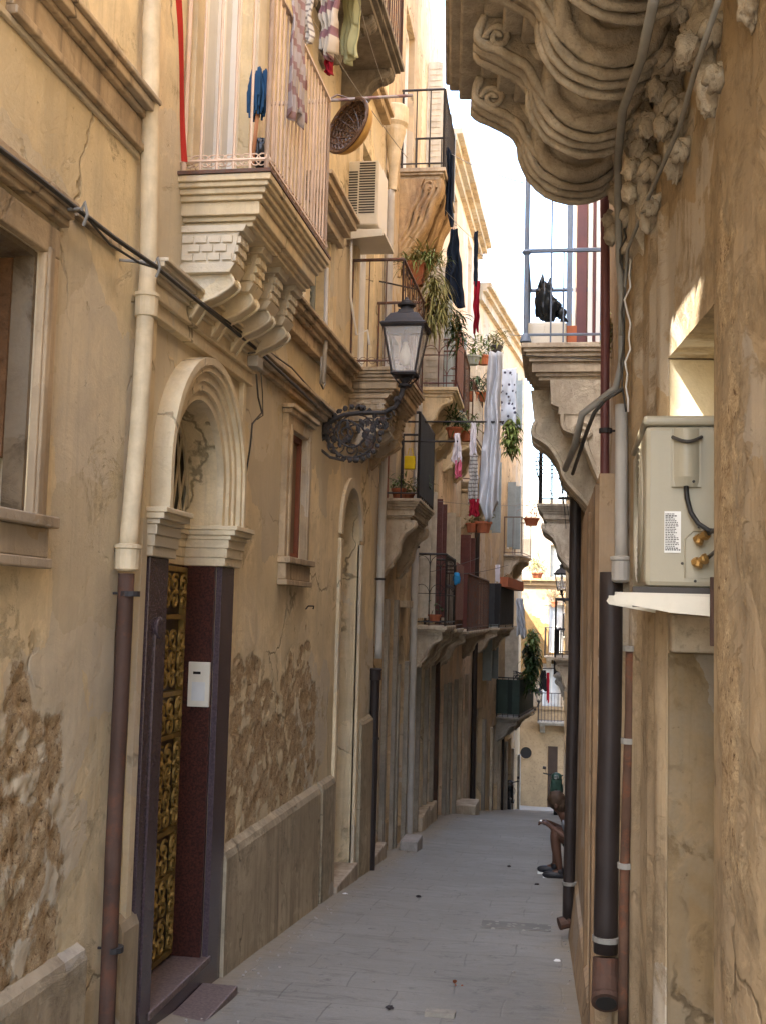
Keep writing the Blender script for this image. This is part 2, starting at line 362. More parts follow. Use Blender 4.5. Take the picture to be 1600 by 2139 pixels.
col = m.mix(m.ramp(a, .3, .7), (.205, .19, .16), (.305, .285, .245)); col = m.mix(m.math('MULTIPLY', m.ramp(d, .54, .66), .6), col, (.13, .12, .10))
col = m.mix(m.math('MULTIPLY', m.ramp(b, .54, .72), .35), col, (.40, .38, .32)); col = m.mix(m.math('MULTIPLY', m.ramp(c, .3, .7), .3), col, (.13, .125, .115))
br = m.n('ShaderNodeTexBrick'); br.inputs['Scale'].default_value = 1; br.inputs['Brick Width'].default_value = .62; br.inputs['Row Height'].default_value = .40
br.inputs['Mortar Size'].default_value = .007; br.inputs['Mortar Smooth'].default_value = .6; br.inputs['Color1'].default_value = (1, 1, 1, 1); br.inputs['Color2'].default_value = (.82, .82, .82, 1); br.inputs['Mortar'].default_value = (.33, .32, .30, 1)
nz = m.n('ShaderNodeTexNoise'); nz.inputs['Scale'].default_value = 2.5; m.L(v, nz.inputs[0]); vm = m.n('ShaderNodeVectorMath', operation='MULTIPLY_ADD'); m.L(nz.outputs[1], vm.inputs[0]); vm.inputs[1].default_value = (.06, .06, 0); m.L(v, vm.inputs[2]); m.L(vm.outputs[0], br.inputs[0])
col = m.mix(m.math('MULTIPLY', m.ramp(a, .36, .58), .5), col, br.outputs[0], 'MULTIPLY')
col = m.mix(m.math('MULTIPLY', m.ramp(m.noise(v, 9, 7, .75, .5), .57, .68), .7), col, (.10, .092, .08))
sx_ = m.n('ShaderNodeSeparateXYZ'); m.L(v, sx_.inputs[0]); ed_ = m.ramp(m.math('ADD', m.math('ABSOLUTE', m.math('ADD', sx_.outputs[0], .95)), m.math('MULTIPLY', m.math('SUBTRACT', m.noise(v, 2.2, 6, .7), .5), .5)), .80, 1.02)
col = m.mix(m.math('MULTIPLY', ed_, .6), col, (.27, .215, .14))
h = m.math('ADD', m.math('MULTIPLY', b, .5), m.math('ADD', m.math('MULTIPLY', d, .5), m.math('MULTIPLY', c, .12))); h = m.math('SUBTRACT', h, m.math('MULTIPLY', br.outputs[1], .12))
M['ground'] = m.out(col, m.ramp(b, .3, .7, (.55, .55, .55, 1), (.8, .8, .8, 1)), m.bump(h, .4, .03), spec=.3)
# ------------------------------------------------------------------ builders
def facade(F, s0, s1, z0, z1, ops, depth=4, fine=None, disp=None, thick=.6):
    """front face with openings and reveals, solid block behind; fine=(zlo,zhi,step) region is displaced by disp(s,z)->(d,wear)"""
    mb = MB(); idx = {}; wear = []
    def V(s, z):
        k = (round(s, 4), round(z, 4))
        if k not in idx:
            d, w = disp(s, z) if (disp and fine and fine[0] - 1e-6 <= z <= fine[1] + 1e-6) else (0, 0)
            idx[k] = len(mb.v); mb.v.append(F.P(s, d, z)); wear.append(w)
        return idx[k]
    zs = {z0, z1}; ss = {s0, s1}
    for o in ops: ss |= {o['s0'], o['s1']}; zs |= {max(z0, o['z0']), min(z1, o['z1'])}
    def subdivide(a, st, lo=None, hi=None):
        a = sorted(a); r = []
        for p, q in zip(a, a[1:]):
            n = max(1, math.ceil((q - p) / st)); r += [p + (q - p) * k / n for k in range(n)]
        return r + [a[-1]]
    if fine:
        lo, hi, st = fine; zz = sorted(zs | {max(lo, z0), min(hi, z1)}); r = []
        for p, q in zip(zz, zz[1:]):
            n = max(1, math.ceil((q - p) / (st if lo <= (p + q) / 2 <= hi else 50))); r += [p + (q - p) * k / n for k in range(n)]
        zs = r + [zz[-1]]; ss = subdivide(ss, st)
    else: zs = sorted(zs); ss = sorted(ss)
    for i in range(len(ss) - 1):
        for j in range(len(zs) - 1):
            cs = (ss[i] + ss[i + 1]) / 2; cz = (zs[j] + zs[j + 1]) / 2
            if any(o['s0'] < cs < o['s1'] and o['z0'] < cz < o['z1'] for o in ops): continue
            mb.f.append((V(ss[i], zs[j]), V(ss[i + 1], zs[j]), V(ss[i + 1], zs[j + 1]), V(ss[i], zs[j + 1])))
    def q(*p):
        b = len(mb.v); mb.v += p; wear.extend([0] * len(p)); mb.f.append(tuple(range(b, b + len(p))))
    for o in ops:
        a, b, lo, hi, dp = o['s0'], o['s1'], max(z0, o['z0']), o['z1'], -o.get('d', .25)
        R = (b - a) / 2; sp = hi - R if o.get('arch') else hi
        if not o.get('noreveal'):
            q(F.P(a, 0, lo), F.P(a, dp, lo), F.P(a, dp, sp), F.P(a, 0, sp)); q(F.P(b, 0, lo), F.P(b, dp, lo), F.P(b, dp, sp), F.P(b, 0, sp))
            q(F.P(a, 0, lo), F.P(b, 0, lo), F.P(b, dp, lo), F.P(a, dp, lo))
            if not o.get('arch'): q(F.P(a, 0, hi), F.P(b, 0, hi), F.P(b, dp, hi), F.P(a, dp, hi))
        if o.get('arch'):
            n = 20; m_ = (a + b) / 2; pts = [(m_ - R * cos(pi * k / n), sp + R * sin(pi * k / n)) for k in range(n + 1)]
            for (x, z), (x2, z2) in zip(pts, pts[1:]):
                q(F.P(x, 0, z), F.P(x2, 0, z2), F.P(x2, 0, hi), F.P(x, 0, hi))
                if not o.get('noreveal'): q(F.P(x, 0, z), F.P(x2, 0, z2), F.P(x2, dp, z2), F.P(x, dp, z))
    for a, b, c_, d_ in ((s0, s1, -depth, -thick),):
        n0 = len(mb.v); mb.box(F, a, b, c_, d_, z0, z1)
        wear.extend([0] * (len(mb.v) - n0))
    q(F.P(s0, 0, z0), F.P(s0, -thick, z0), F.P(s0, -thick, z1), F.P(s0, 0, z1)); q(F.P(s1, 0, z0), F.P(s1, -thick, z0), F.P(s1, -thick, z1), F.P(s1, 0, z1))
    q(F.P(s0, 0, z1), F.P(s1, 0, z1), F.P(s1, -thick, z1), F.P(s0, -thick, z1))
    return mb, wear
def bar(mb, F, a, b, r=.008, n=5): return mb.tube([F.P(*a), F.P(*b)], r, n)
def spiral(c, e1, e2, r0, r1, turns, n=26, ph=0):
    c = Vector(c); return [c + (e1 * cos(ph + 2 * pi * turns * k / n) + e2 * sin(ph + 2 * pi * turns * k / n)) * (r0 + (r1 - r0) * k / n) for k in range(n + 1)]
def moulding(mb, F, s0, s1, layers, ends=True):
    """layers: (ztop, zbot, projection); each butts the one above"""
    for zt, zb, p in layers: mb.box(F, s0 - (p * .0), s1, -.02, p, zb, zt)
    return mb
def curved_profile(pts, n=5):
    """Catmull-Rom through (d,z) points"""
    r = []
    P_ = [pts[0]] + list(pts) + [pts[-1]]
    for i in range(1, len(P_) - 2):
        for k in range(n):
            t = k / n; a, b, c, d = [Vector(p + (0,)) for p in P_[i - 1:i + 3]]
            v = .5 * ((2 * b) + (c - a) * t + (2 * a - 5 * b + 4 * c - d) * t * t + (3 * b - a - 3 * c + d) * t ** 3); r.append((v.x, v.y))
    return r + [tuple(pts[-1])]
def bracket_brick(slab, F, s, w, p, zt, mat):
    mb = MB()
    # block with chamfered outer end and three courses of small bricks
    a = p - .17
    mb.prof(F, [(0, zt), (a, zt), (a - .02, zt - .05), (a - .05, zt - .20), (0, zt - .20)], s, s + w)
    mb.prof(F, [(0, zt - .20), (a - .03, zt - .20), (a - .06, zt - .25), (0, zt - .25)], s - .012, s + w + .012)
    mb.prof(F, [(0, zt), (a + .025, zt), (a + .01, zt - .035), (0, zt - .035)], s - .015, s + w + .015)
    for row in range(3):
        z = zt - .055 - row * .047; off = .035 * (row % 2)
        x = off
        while x < a - .09:
            mb.box(F, s - .012, s + .002, x + .004, min(x + .066, a - .05), z - .036, z); x += .074
        for k in range(3):
            mb.box(F, s + .006 + k * (w / 3), s + (k + 1) * (w / 3) - .006, a - .052 - row * .012, a - .008 - row * .012, z - .036, z)
    og = curved_profile([(a - .07, zt - .25), (a - .05, zt - .30), (a - .13, zt - .36), (a - .22, zt - .40), (a - .27, zt - .47), (0.0, zt - .54)])
    og = [(max(0, d), z) for d, z in og]
    mb.prof(F, [(-.01, zt - .25)] + og + [(-.01, zt - .54)], s + .03, s + w - .03)
    for e in (s + .03, s + w - .03):
        mb.tube([F.P(e, d, z) for d, z in og], .012, 5)
    return mb.build('bracket', mat, slab, bevel=.003)
def bracket_scroll(slab, F, s, w, p, zt, h, mat, ribs=3):
    mb = MB(); a = p * .8
    og = curved_profile([(a, zt), (a, zt - h * .12), (a * .72, zt - h * .25), (a * .55, zt - h * .45), (a * .5, zt - h * .62), (a * .22, zt - h * .85), (0.02, zt - h)])
    mb.prof(F, [(-.01, zt)] + og + [(-.01, zt - h)], s, s + w)
    for k in range(ribs + 1):
        mb.tube([F.P(s + w * k / ribs, d + .004, z) for d, z in og], w * .16, 6)
    mb.lathe([(.03, -.01), (.055, 0), (.06, w * .5), (.055, w), (.03, w + .01)], F.P(s, a * .86, zt - h * .12), F.u, 10)
    mb.lathe([(.02, -.01), (.04, 0), (.045, w * .5), (.04, w), (.02, w + .01)], F.P(s, a * .3, zt - h * .82), F.u, 10)
    return mb.build('bracket', mat, slab, smooth=False)
def railing(slab, F, s0, s1, p, z, h, mat, step=.1, style='plain', r=.008, ends=(True, True), name='railing'):
    mb = MB(); e = p - .03
    for hh, rr in ((h, .016), (.06, .010)):
        pts = ([F.P(s0, 0, z + hh)] if ends[0] else []) + [F.P(s0, e, z + hh), F.P(s1, e, z + hh)] + ([F.P(s1, 0, z + hh)] if ends[1] else [])
        for a, b in zip(pts, pts[1:]): mb.tube([a, b], rr, 5)
    runs = [(F.P(s0, e, z), F.P(s1, e, z))]
    if ends[0]: runs.append((F.P(s0, .02, z), F.P(s0, e, z)))
    if ends[1]: runs.append((F.P(s1, .02, z), F.P(s1, e, z)))
    for a, b in runs:
        L_ = (b - a).length; n = max(2, round(L_ / step))
        for k in range(n + 1):
            q = a.lerp(b, k / n); rr = r * (1.8 if k in (0, n) else 1); mb.tube([q, q + Vector((0, 0, h))], rr, 5)
        u = (b - a).normalized(); zz = Vector((0, 0, 1))
        if style == 'arched':
            for k in range(n):
                c = a.lerp(b, (k + .5) / n); R = L_ / n / 2
                for lev in (.82, .42): mb.tube([c + u * R * cos(pi * i / 8) + zz * (h * lev + R * 1.4 * sin(pi * i / 8)) for i in range(9)], r * .8, 4)
            mb.tube([a + zz * h * .45, b + zz * h * .45], r, 4)
        if style == 'curl':
            for k in range(n):
                for sg in (-1, 1):
                    c = a.lerp(b, (k + .5 + sg * .22) / n) + zz * .055
                    mb.tube(spiral(c, u * sg, zz, .045, .012, 1.25, 14), r * .5, 4)
    return mb.build(name, mat, slab)
def cyma(p):                                             # moulded slab edge: (top, bottom, projection) below the slab top
    return [(0, -.035, p), (-.035, -.06, p - .015), (-.06, -.09, p - .035), (-.09, -.12, p - .055), (-.12, -.19, p - .075), (-.19, -.215, p - .10), (-.215, -.24, p - .12)]
def balcony(root, F, s0, s1, p, z, mat, br='scroll', nb=3, bh=.6, bw=.14, railmat=None, rail='plain', step=.11, rh=1.0, bmat=None, label=None, thin=False, ends=(True, True), r=.008):
    mb = MB(); lay = [(0, -.05, p), (-.05, -.08, p - .03), (-.08, -.13, p - .07)] if thin else cyma(p)
    for a, b, pp in lay:
        e = p - pp; mb.box(F, s0 + e, s1 - e, -.03, pp, z + b, z + a)
    o = mb.build('balcony', mat, root, bevel=.005)
    if label: o['label'] = label
    zb = z + lay[-1][1]
    for k in range(nb):
        s = s0 + .1 + (s1 - s0 - .2 - bw) * (k / (nb - 1) if nb > 1 else .5)
        if br == 'brick': bracket_brick(o, F, s, bw, p, zb, bmat or mat)
        elif br == 'scroll': bracket_scroll(o, F, s, bw, p, zb, bh, bmat or mat)
    if railmat: railing(o, F, s0 + .03, s1 - .03, p, z, rh, railmat, step, rail, r, ends)
    return o
def window(root, F, s0, s1, z0, z1, d, fr, pane, label=None, arch=False, name='window', panes=(2, 3), depth_frame=.04, louvre=False, fw=.05):
    """panel set at -d in an opening; the frame stands in front of it"""
    mb = MB(); mb.box(F, s0 - .03, s1 + .03, -d - .03, -d, z0, z1)
    o = mb.build(name, pane, root)
    if label: o['label'] = label
    f = MB(); e = -d + depth_frame
    f.box(F, s0, s0 + fw, -d - .01, e, z0, z1); f.box(F, s1 - fw, s1, -d - .01, e, z0, z1); f.box(F, s0 + fw, s1 - fw, -d - .01, e, z1 - fw, z1); f.box(F, s0 + fw, s1 - fw, -d - .01, e, z0, z0 + fw)
    nu, nv = panes
    for k in range(1, nu): s = s0 + (s1 - s0) * k / nu; f.box(F, s - fw * .3, s + fw * .3, -d - .01, e - .006, z0 + fw, z1 - fw)
    if louvre:
        z = z0 + fw + .02
        while z < z1 - fw: f.box(F, s0 + fw, s1 - fw, -d - .01, -d + .018, z, z + .02); z += .055
    else:
        for k in range(1, nv): z = z0 + (z1 - z0) * k / nv; f.box(F, s0 + fw, s1 - fw, -d - .01, e - .01, z - fw * .25, z + fw * .25)
    f.build('frame', fr, o, bevel=.003)
    return o
def surround(root, F, s0, s1, z0, z1, w, p, mat, sill=True, name='window_surround', hood=True):
    mb = MB(); s0 -= .003; s1 += .003; z1 += .003; mb.box(F, s0 - w, s0, -.02, p, z0, z1); mb.box(F, s1, s1 + w, -.02, p, z0, z1); mb.box(F, s0 - w, s1 + w, -.02, p, z1, z1 + w)
    mb.box(F, s0 - w * .5, s0 - w * .12, -.02, p + .012, z0, z1 + w * .2); mb.box(F, s1 + w * .12, s1 + w * .5, -.02, p + .012, z0, z1 + w * .2)
    if hood: mb.box(F, s0 - w * 1.3, s1 + w * 1.3, -.02, p + .05, z1 + w, z1 + w + .03); mb.box(F, s0 - w * 1.15, s1 + w * 1.15, -.02, p + .03, z1 + w - .035, z1 + w - .002)
    if sill:
        mb.box(F, s0 - w * 1.15, s1 + w * 1.15, -.02, p + .05, z0 - .045, z0 - .001); mb.box(F, s0 - w, s1 + w, -.02, p + .015, z0 - .16, z0 - .046); mb.box(F, s0 - w * 1.1, s1 + w * 1.1, -.02, p + .03, z0 - .2, z0 - .161)
    return mb.build(name, mat, root, bevel=.006)
def drainpipe(name, pts, r, mat, label, cat='drainpipe', clamps=(), cm=None, group=None, joints=()):
    root = thing(name, pts[-1], label, cat, group)
    fp = []
    for a, b in zip(pts, pts[1:]):
        a = Vector(a); b = Vector(b); n_ = max(1, int((b - a).length / .12)); fp += [a.lerp(b, k / n_) + noise.noise_vector(a.lerp(b, k / n_) * 1.3) * .004 for k in range(n_)]
    fp.append(Vector(pts[-1])); mb = MB(); mb.tube(fp, [r * (1 + .035 * noise.noise(q * 5)) for q in fp], 14); mb.build('pipe', mat, root, smooth=True)
    for i, q in enumerate(clamps):
        c = MB(); q = Vector(q); c.lathe([(r, -.012), (r + .01, -.012), (r + .01, .012), (r, .012)], q, n=14)
        sg = 1 if q.x > -.8 else -1
        c.tube([q + Vector((sg * r, 0, 0)), q + Vector((sg * (r + .12), 0, 0))], .006, 5); c.build('clamp', cm or M['iron'], root)
    for q in joints:
        c = MB(); c.lathe([(r, -.06), (r + .013, -.05), (r + .013, .04), (r + .02, .045), (r + .02, .06), (r, .065)], q, n=14); c.build('joint', mat, root, smooth=False)
    return root
def line(name, pts, r, mat, label, cat='cable', n=5):
    return tag(MB().tube(pts, r, n).build(name, mat, None, smooth=True, loc=pts[0]), label, cat)
def sag(a, b, d=.05, n=10):
    a = Vector(a); b = Vector(b); return [a.lerp(b, k / n) - Vector((0, 0, d * 4 * (k / n) * (1 - k / n))) for k in range(n + 1)]
def drape(name, a, b, L_, mat, label, cat='laundry', fold=.04, nf=4, taper=0., seed=0, group=None, hang=None, skew=0.):
    """cloth hung from a to b, falling L_, narrowing towards the hem by taper; wavy folds; finite thickness"""
    a = Vector(a); b = Vector(b); ax = (b - a); out = ax.cross(Vector((0, 0, 1))).normalized(); mb = MB()
    def fn(u, v):
        c = .5 + (u - .5) * (1 - taper * v) + skew * v; p = a + ax * c - Vector((0, 0, 1)) * L_ * v * (1 + .06 * sin(u * 7 + seed) * (v > .6))
        p += out * (fold * sin(u * nf * 2 * pi + seed + v * 1.3) * (.35 + .65 * v) + fold * .8 * noise.noise(Vector((u * 3 + seed, v * 4, seed))))
        p += ax.normalized() * fold * .7 * noise.noise(Vector((u * 2, v * 5 + seed, 3)))
        return p
    mb.grid(fn, 26, 30)
    return tag(mb.build(name, mat, None, smooth=True, solid=.004, loc=a), label, cat, group)
def leaves(mb, c, R, n, ln, w, droop=.5, up=.3, seed=0):
    rnd = random.Random(seed); c = Vector(c); R = Vector(R) if not isinstance(R, (int, float)) else Vector((R,) * 3)
    for _ in range(n):
        d = Vector((rnd.gauss(0, 1), rnd.gauss(0, 1), rnd.gauss(0, 1))).normalized(); k = rnd.random() ** .5; p = c + Vector((d.x * R.x, d.y * R.y, d.z * R.z)) * k
        h = Vector((rnd.gauss(0, 1), rnd.gauss(0, 1), up + rnd.gauss(0, .4))).normalized(); l = ln * rnd.uniform(.5, 1.2); s = h.cross(Vector((0, 0, 1)))
        s = (s.normalized() if s.length > .01 else Vector((1, 0, 0))) * w * .5 * rnd.uniform(.6, 1.2)
        pts = [p, p + h * l * .4 + Vector((0, 0, .02 * l)), p + h * l * .75 - Vector((0, 0, droop * l * .25)), p + h * l - Vector((0, 0, droop * l * .8))]
        mb.add([pts[0] - s * .4, pts[0] + s * .4, pts[1] + s, pts[1] - s, pts[2] + s * .8, pts[2] - s * .8, pts[3]], [(0, 1, 2, 3), (3, 2, 4, 5), (5, 4, 6)])
    return mb
def pot_plant(p, r, h, label, leafmat='leaf', n=90, ln=.16, w=.02, R=None, cat='potted plant', square=False, trail=None, group=None, potmat='terra', off=None, droop=.5):
    p = Vector(p); root = thing('potted_plant', p, label, cat, group)
    mb = MB()
    prof = [(r * .7, 0), (r * .95, h * .8), (r * 1.08, h * .8), (r * 1.08, h), (r * .9, h), (r * .88, h * .9), (0, h * .9)]
    mb.lathe(prof, p, n=14, sq=4 if square else None); mb.build('pot', M[potmat], root, smooth=False)
    mb = leaves(MB(), p + Vector(off or (0, 0, h + (R or r))), R or r * 1.5, n, ln, w, droop, seed=int(abs(p.y * 97 + p.z * 31)))
    if trail:
        for c, RR, nn in trail: leaves(mb, c, RR, nn, ln * .9, w, .8, -.3, seed=nn)
    mb.build('foliage', M[leafmat], root)
    return root
# ------------------------------------------------------------------ paving
mb = MB()
ys = [-6 + .25 * k for k in range(int(56 / .25))] + [52, 60, 75, 100, 160, 260]
xs = [-130, -60, -20, -8, -4] + [-3.2 + .2 * k for k in range(30)] + [3, 5, 10, 20, 60, 130]
def gp(x, y): return Vector((x, y, g(y) + (.012 * noise.noise(Vector((x * 1.3, y * .9, 0))) + .02 * ((abs(x + .95) / 1.1) ** 2 if -3 < x < 1 else 0))))
vs = [gp(x, y) for y in ys for x in xs]; nx = len(xs)
mb.add(vs, [(j * nx + i, j * nx + i + 1, (j + 1) * nx + i + 1, (j + 1) * nx + i) for j in range(len(ys) - 1) for i in range(nx - 1)])
tag(mb.build('alley_paving', M['ground'], smooth=True), kind='structure')
# ------------------------------------------------------------------ near cream house and house with the portal (left)
F = Fr(-2.05, 0); F.warp = (1.02, -.42, 1.0134, .06)
def wearfn(zones, amp=1.):
    def f(s, z):
        m_ = 0
        for a, b, zt, zb, k in zones:
            n1 = noise.fractal(Vector((s * 1.5, z * 1.3, 3)), .9, 2, 4)
            e = min((s - a) / .25, (b - s) / .25, (zt + .22 * n1 * 1.6 - z) / .14, (z - zb) / .03)
            m_ = max(m_, k * min(1, max(0, e + n1 * .6)))
        if m_ <= 0: return (.004 * noise.noise(Vector((s * 5, z * 5, 1))), 0)
        n2 = noise.fractal(Vector((s * 6, z * 6, 9)), .8, 2, 5); n3 = noise.turbulence(Vector((s * 14, z * 14, 4)), 4, False)
        m_ = min(1, m_); w = m_ * (.45 + .8 * n2)
        pt = max(0, noise.noise(Vector((s * 21, z * 21, 8))) - .25)
        return (-m_ * amp * (.002 + .012 * max(0, n2) + .003 * n3 + .05 * pt), max(0, min(1, w + .12 * m_)))
    return f
h1 = thing('cream_house', (-2.05, 2, g(2)), 'cream house with a rusty barred window cut off by the left edge', 'house', 'houses along the alley')
WI = dict(s0=3.5, s1=4.38, z0=1.99, z1=3.0, d=.3)
disp = wearfn([(2.5, 4.95, 1.32, .1, 1)], 1.2)
mb, wr = facade(F, -3, 5.3, -1.2, 6.5, [WI], fine=(.16, 1.75, .025), disp=disp)
mb.build('wall', M['h1'], h1, attr=wr, smooth=True)
p_ = MB(); p_.prof(F, [(-.02, -1.1), (.055, -1.1), (.05, .12), (.038, .16), (.0, .185), (-.02, .185)], -1.5, 5.17)
p_.build('plinth', M['plinth'], h1)
p_ = MB()
for a, b in ((-1, 3.93), (4.03, 5.3)): moulding(p_, F, a, b, [(4.02, 3.995, .11), (3.995, 3.95, .09), (3.95, 3.92, .055), (3.92, 3.80, .03), (3.80, 3.765, .045)])
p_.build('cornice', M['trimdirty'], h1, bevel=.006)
p_ = MB(); moulding(p_, F, -1, 5.3, [(3.765, 3.74, .018)]); p_.build('string_course', M['trim'], h1, bevel=.004)
MB().box(F, -3, -.03, -4, -.1, 6.5, 9.4).build('sun_blocker', M['h1'], h1); MB().box(F, 1.74, 5.29, -4, -.1, 6.5, 9.2).build('sun_blocker', M['h1'], h1)  # added unseen roof blocks; the gap between them lets sun reach the niche
w_ = MB(); w_.box(F, 3.4, 4.5, -.34, -.3, 1.9, 3.1); w1 = w_.build('window', M['brick'], h1); w1['label'] = 'window filled with brown rubble behind a rusty bar'
w_ = MB(); w_.box(F, 4.355, 4.377, -.09, -.004, 1.995, 2.995); w_.box(F, 3.5, 4.353, -.3, -.004, 2.975, 2.997); w_.box(F, 4.1, 4.354, -.29, -.1, 1.995, 2.2); w_.build('jamb_lining', M['jambdirt'], w1); MB().box(F, 4.345, 4.377, -.3, -.092, 2.202, 2.97).build('rubble_lining', M['brick'], w1)
w_ = MB()
for s in (3.75, 4.0, 4.2): bar(w_, F, (s, -.25, 1.99), (s, -.25, 3.0), .01)
for z in (2.62,): w_.box(F, 3.5, 4.38, -.262, -.24, z - .012, z + .012)
w_.build('grille', M['rustiron'], w1)
surround(h1, F, 3.5, 4.38, 1.99, 3.0, .115, .03, M['trimdirty'], hood=False)
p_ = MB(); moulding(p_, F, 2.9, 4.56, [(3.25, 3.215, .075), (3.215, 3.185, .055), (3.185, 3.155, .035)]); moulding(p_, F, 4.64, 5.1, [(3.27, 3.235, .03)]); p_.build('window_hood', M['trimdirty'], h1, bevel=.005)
# ---- portal house
h2 = thing('portal_house', (-2.05, 8.6, g(8.6)), 'cream house with the arched portal, granite door and lowest moulded balcony', 'house', 'houses along the alley')
DOOR = dict(s0=5.86, s1=6.74, z0=-.5, z1=2.80, arch=True, d=.2); NI = dict(s0=10.3, s1=11.22, z0=-.80, z1=2.80, arch=True, d=.24)
W2 = dict(s0=8.27, s1=8.76, z0=2.03, z1=2.95, d=.06); BD = dict(s0=6.12, s1=7.06, z0=3.88, z1=6.3, d=.16); W3 = dict(s0=8.75, s1=9.5, z0=3.9, z1=4.9, d=.2); BD2 = dict(s0=10.7, s1=11.6, z0=3.9, z1=6.2, d=.16)
BD3 = dict(s0=6.12, s1=7.06, z0=7.9, z1=10.2, d=.16); BD4 = dict(s0=8.3, s1=9.2, z0=6.75, z1=9.0, d=.16)
disp2 = wearfn([(7.0, 9.75, 1.38, .17, 1)], 1.1)
mb, wr = facade(F, 5.3, 12.19, -1.8, 9.5, [DOOR, NI, W2, BD, W3, BD2, BD4], fine=(.16, 1.75, .028), disp=disp2)
mb.build('wall', M['h2'], h2, attr=wr, smooth=True)
for (a, b) in ((5.42, 5.62), (7.0, 9.62), (9.66, 10.18), (11.36, 12.17)):
    p_ = MB(); p_.prof(F, [(-.02, -1.6), (.06, -1.6), (.05, .12 if a < 11 else .5), (.035, .16 if a < 11 else .53), (.0, .19 if a < 11 else .55), (-.02, .19 if a < 11 else .55)], a, b); p_.build('plinth', M['plinth'], h2)
# granite frame, reveal cladding, impost, arch rings
p_ = MB(); p_.box(F, 5.60, 5.855, -.02, .035, -.9, 1.895); p_.box(F, 6.745, 6.99, -.02, .035, -.9, 1.895); fr_ = p_.build('portal_frame', M['granite2'], h2, bevel=.004)
p_ = MB(); p_.lathe([(0, -.001), (.05, 0), (.055, .02), (.05, .026)], F.P(5.73, .03, 1.55), F.n, 18)
p_.box(F, 5.69, 5.77, .03, .045, -.6, 1.55); p_.build('inlay', M['granite2'], fr_, bevel=.004)
p_ = MB(); p_.box(F, 6.715, 6.742, -.2, .0, -.36, 1.895); p_.box(F, 5.858, 5.885, -.2, .0, -.36, 1.895); p_.build('door_reveal', M['granite'], h2)
p_ = MB()
for zt, zb, e in ((2.13, 2.105, .10), (2.105, 2.075, .085), (2.075, 2.05, .06), (2.05, 2.00, .045), (2.0, 1.945, .035), (1.945, 1.897, .025)):
    for a, b in ((5.57, 5.88), (6.72, 7.02)):
        p_.box(F, a - e * .4 if a < 6 else a - e * .35, b + e * .35 if a < 6 else b + e * .4, -.2, e + .035, zb, zt)
    p_.box(F, 5.885, 6.715, -.215, -.2 + e * .5, zb, zt)
p_.build('impost', M['arch'], h2, bevel=.004)
p_ = MB()
cz, cs = 2.36, 6.30
for r0, r1, e in ((.425, .475, .03), (.475, .525, .05), (.525, .575, .065), (.575, .61, .09), (.61, .65, .105)):
    n = 26; pts = [(cs - 1 * cos(pi * k / n), sin(pi * k / n)) for k in range(n + 1)]
    ring = [(cs - r0, 2.132)] + [(cs - r0 * cos(pi * k / n), cz + r0 * sin(pi * k / n)) for k in range(n + 1)] + [(cs + r0, 2.132)]
    ring2 = [(cs - r1, 2.132)] + [(cs - r1 * cos(pi * k / n), cz + r1 * sin(pi * k / n)) for k in range(n + 1)] + [(cs + r1, 2.132)]
    for (a, b), (a2, b2), (c, d), (c2, d2) in zip(ring, ring[1:], ring2, ring2[1:]):
        p_.add([F.P(a, -.01, b), F.P(a2, -.01, b2), F.P(c2, -.01, d2), F.P(c, -.01, d), F.P(a, e, b), F.P(a2, e, b2), F.P(c2, e, d2), F.P(c, e, d)], [(4, 5, 6, 7), (0, 1, 5, 4), (3, 2, 6, 7)])
p_.build('archivolt', M['arch'], h2)
p_ = MB(); p_.box(F, 5.5, 5.57, -.02, .03, -.9, 3.05); p_.box(F, 7.06, 7.12, -.02, .03, 2.16, 3.05); p_.build('pilaster', M['arch'], h2, bevel=.004)
door = MB().box(F, 5.86, 6.74, -.24, -.2, -.36, 2.0).build('door', M['doordark'], h2); door['label'] = 'dark door behind a gilt wrought grille'
gr = MB()
for s in (5.9, 6.3, 6.70): gr.box(F, s - .012, s + .012, -.2, -.165, -.34, 1.88)
for z in (-.33, .1, .35, .9, 1.15, 1.6, 1.87): gr.box(F, 5.9, 6.7, -.2, -.165, z - .014, z + .014)
rnd = random.Random(3)
for z in (-.2, .0, .22, .48, .62, .76, 1.02, 1.28, 1.42, 1.74):
    for s in (5.98, 6.12, 6.24, 6.36, 6.48, 6.62):
        for sg in (-1, 1): gr.tube(spiral(F.P(s, -.155, z + sg * .05), F.u * sg, Vector((0, 0, 1)), .055, .012, 1.4, 16, rnd.random()), .009, 4)
        gr.blob(F.P(s, -.15, z), .018, .3, 8, 5)
gr.build('grille', M['bronze'], door)
fl = MB().box(F, 5.87, 6.73, -.26, -.22, 2.13, 2.84).build('fanlight', M['lens'], h2)
gr = MB()
for k in range(-5, 6):
    gr.tube([F.P(6.3 + k * .085, -.19, 2.15), F.P(6.3 + k * .16, -.19, 2.75)], .008, 4); gr.tube([F.P(6.3 + k * .16, -.185, 2.15), F.P(6.3 + k * .085, -.185, 2.75)], .008, 4)
gr.tube([F.P(cs - .40 * cos(pi * k / 20), -.19, 2.36 + .40 * sin(pi * k / 20)) for k in range(21)], .014, 5); gr.build('grille', M['pvc'], fl)
st = MB().box(F, 5.83, 6.78, -.2, .045, -.40, -.362).build('doorstep', M['tread'], h2, bevel=.006)
MB().box(F, 5.85, 6.76, -.2, .036, -.75, -.402).build('riser', M['granite2'], st)
st = MB().box(F, 5.3, 6.66, .04, .245, -.52, -.475).build('doorstep', M['tread'], h2, bevel=.006)
MB().box(F, 5.32, 6.64, .04, .225, -.9, -.522).build('riser', M['granite2'], st)
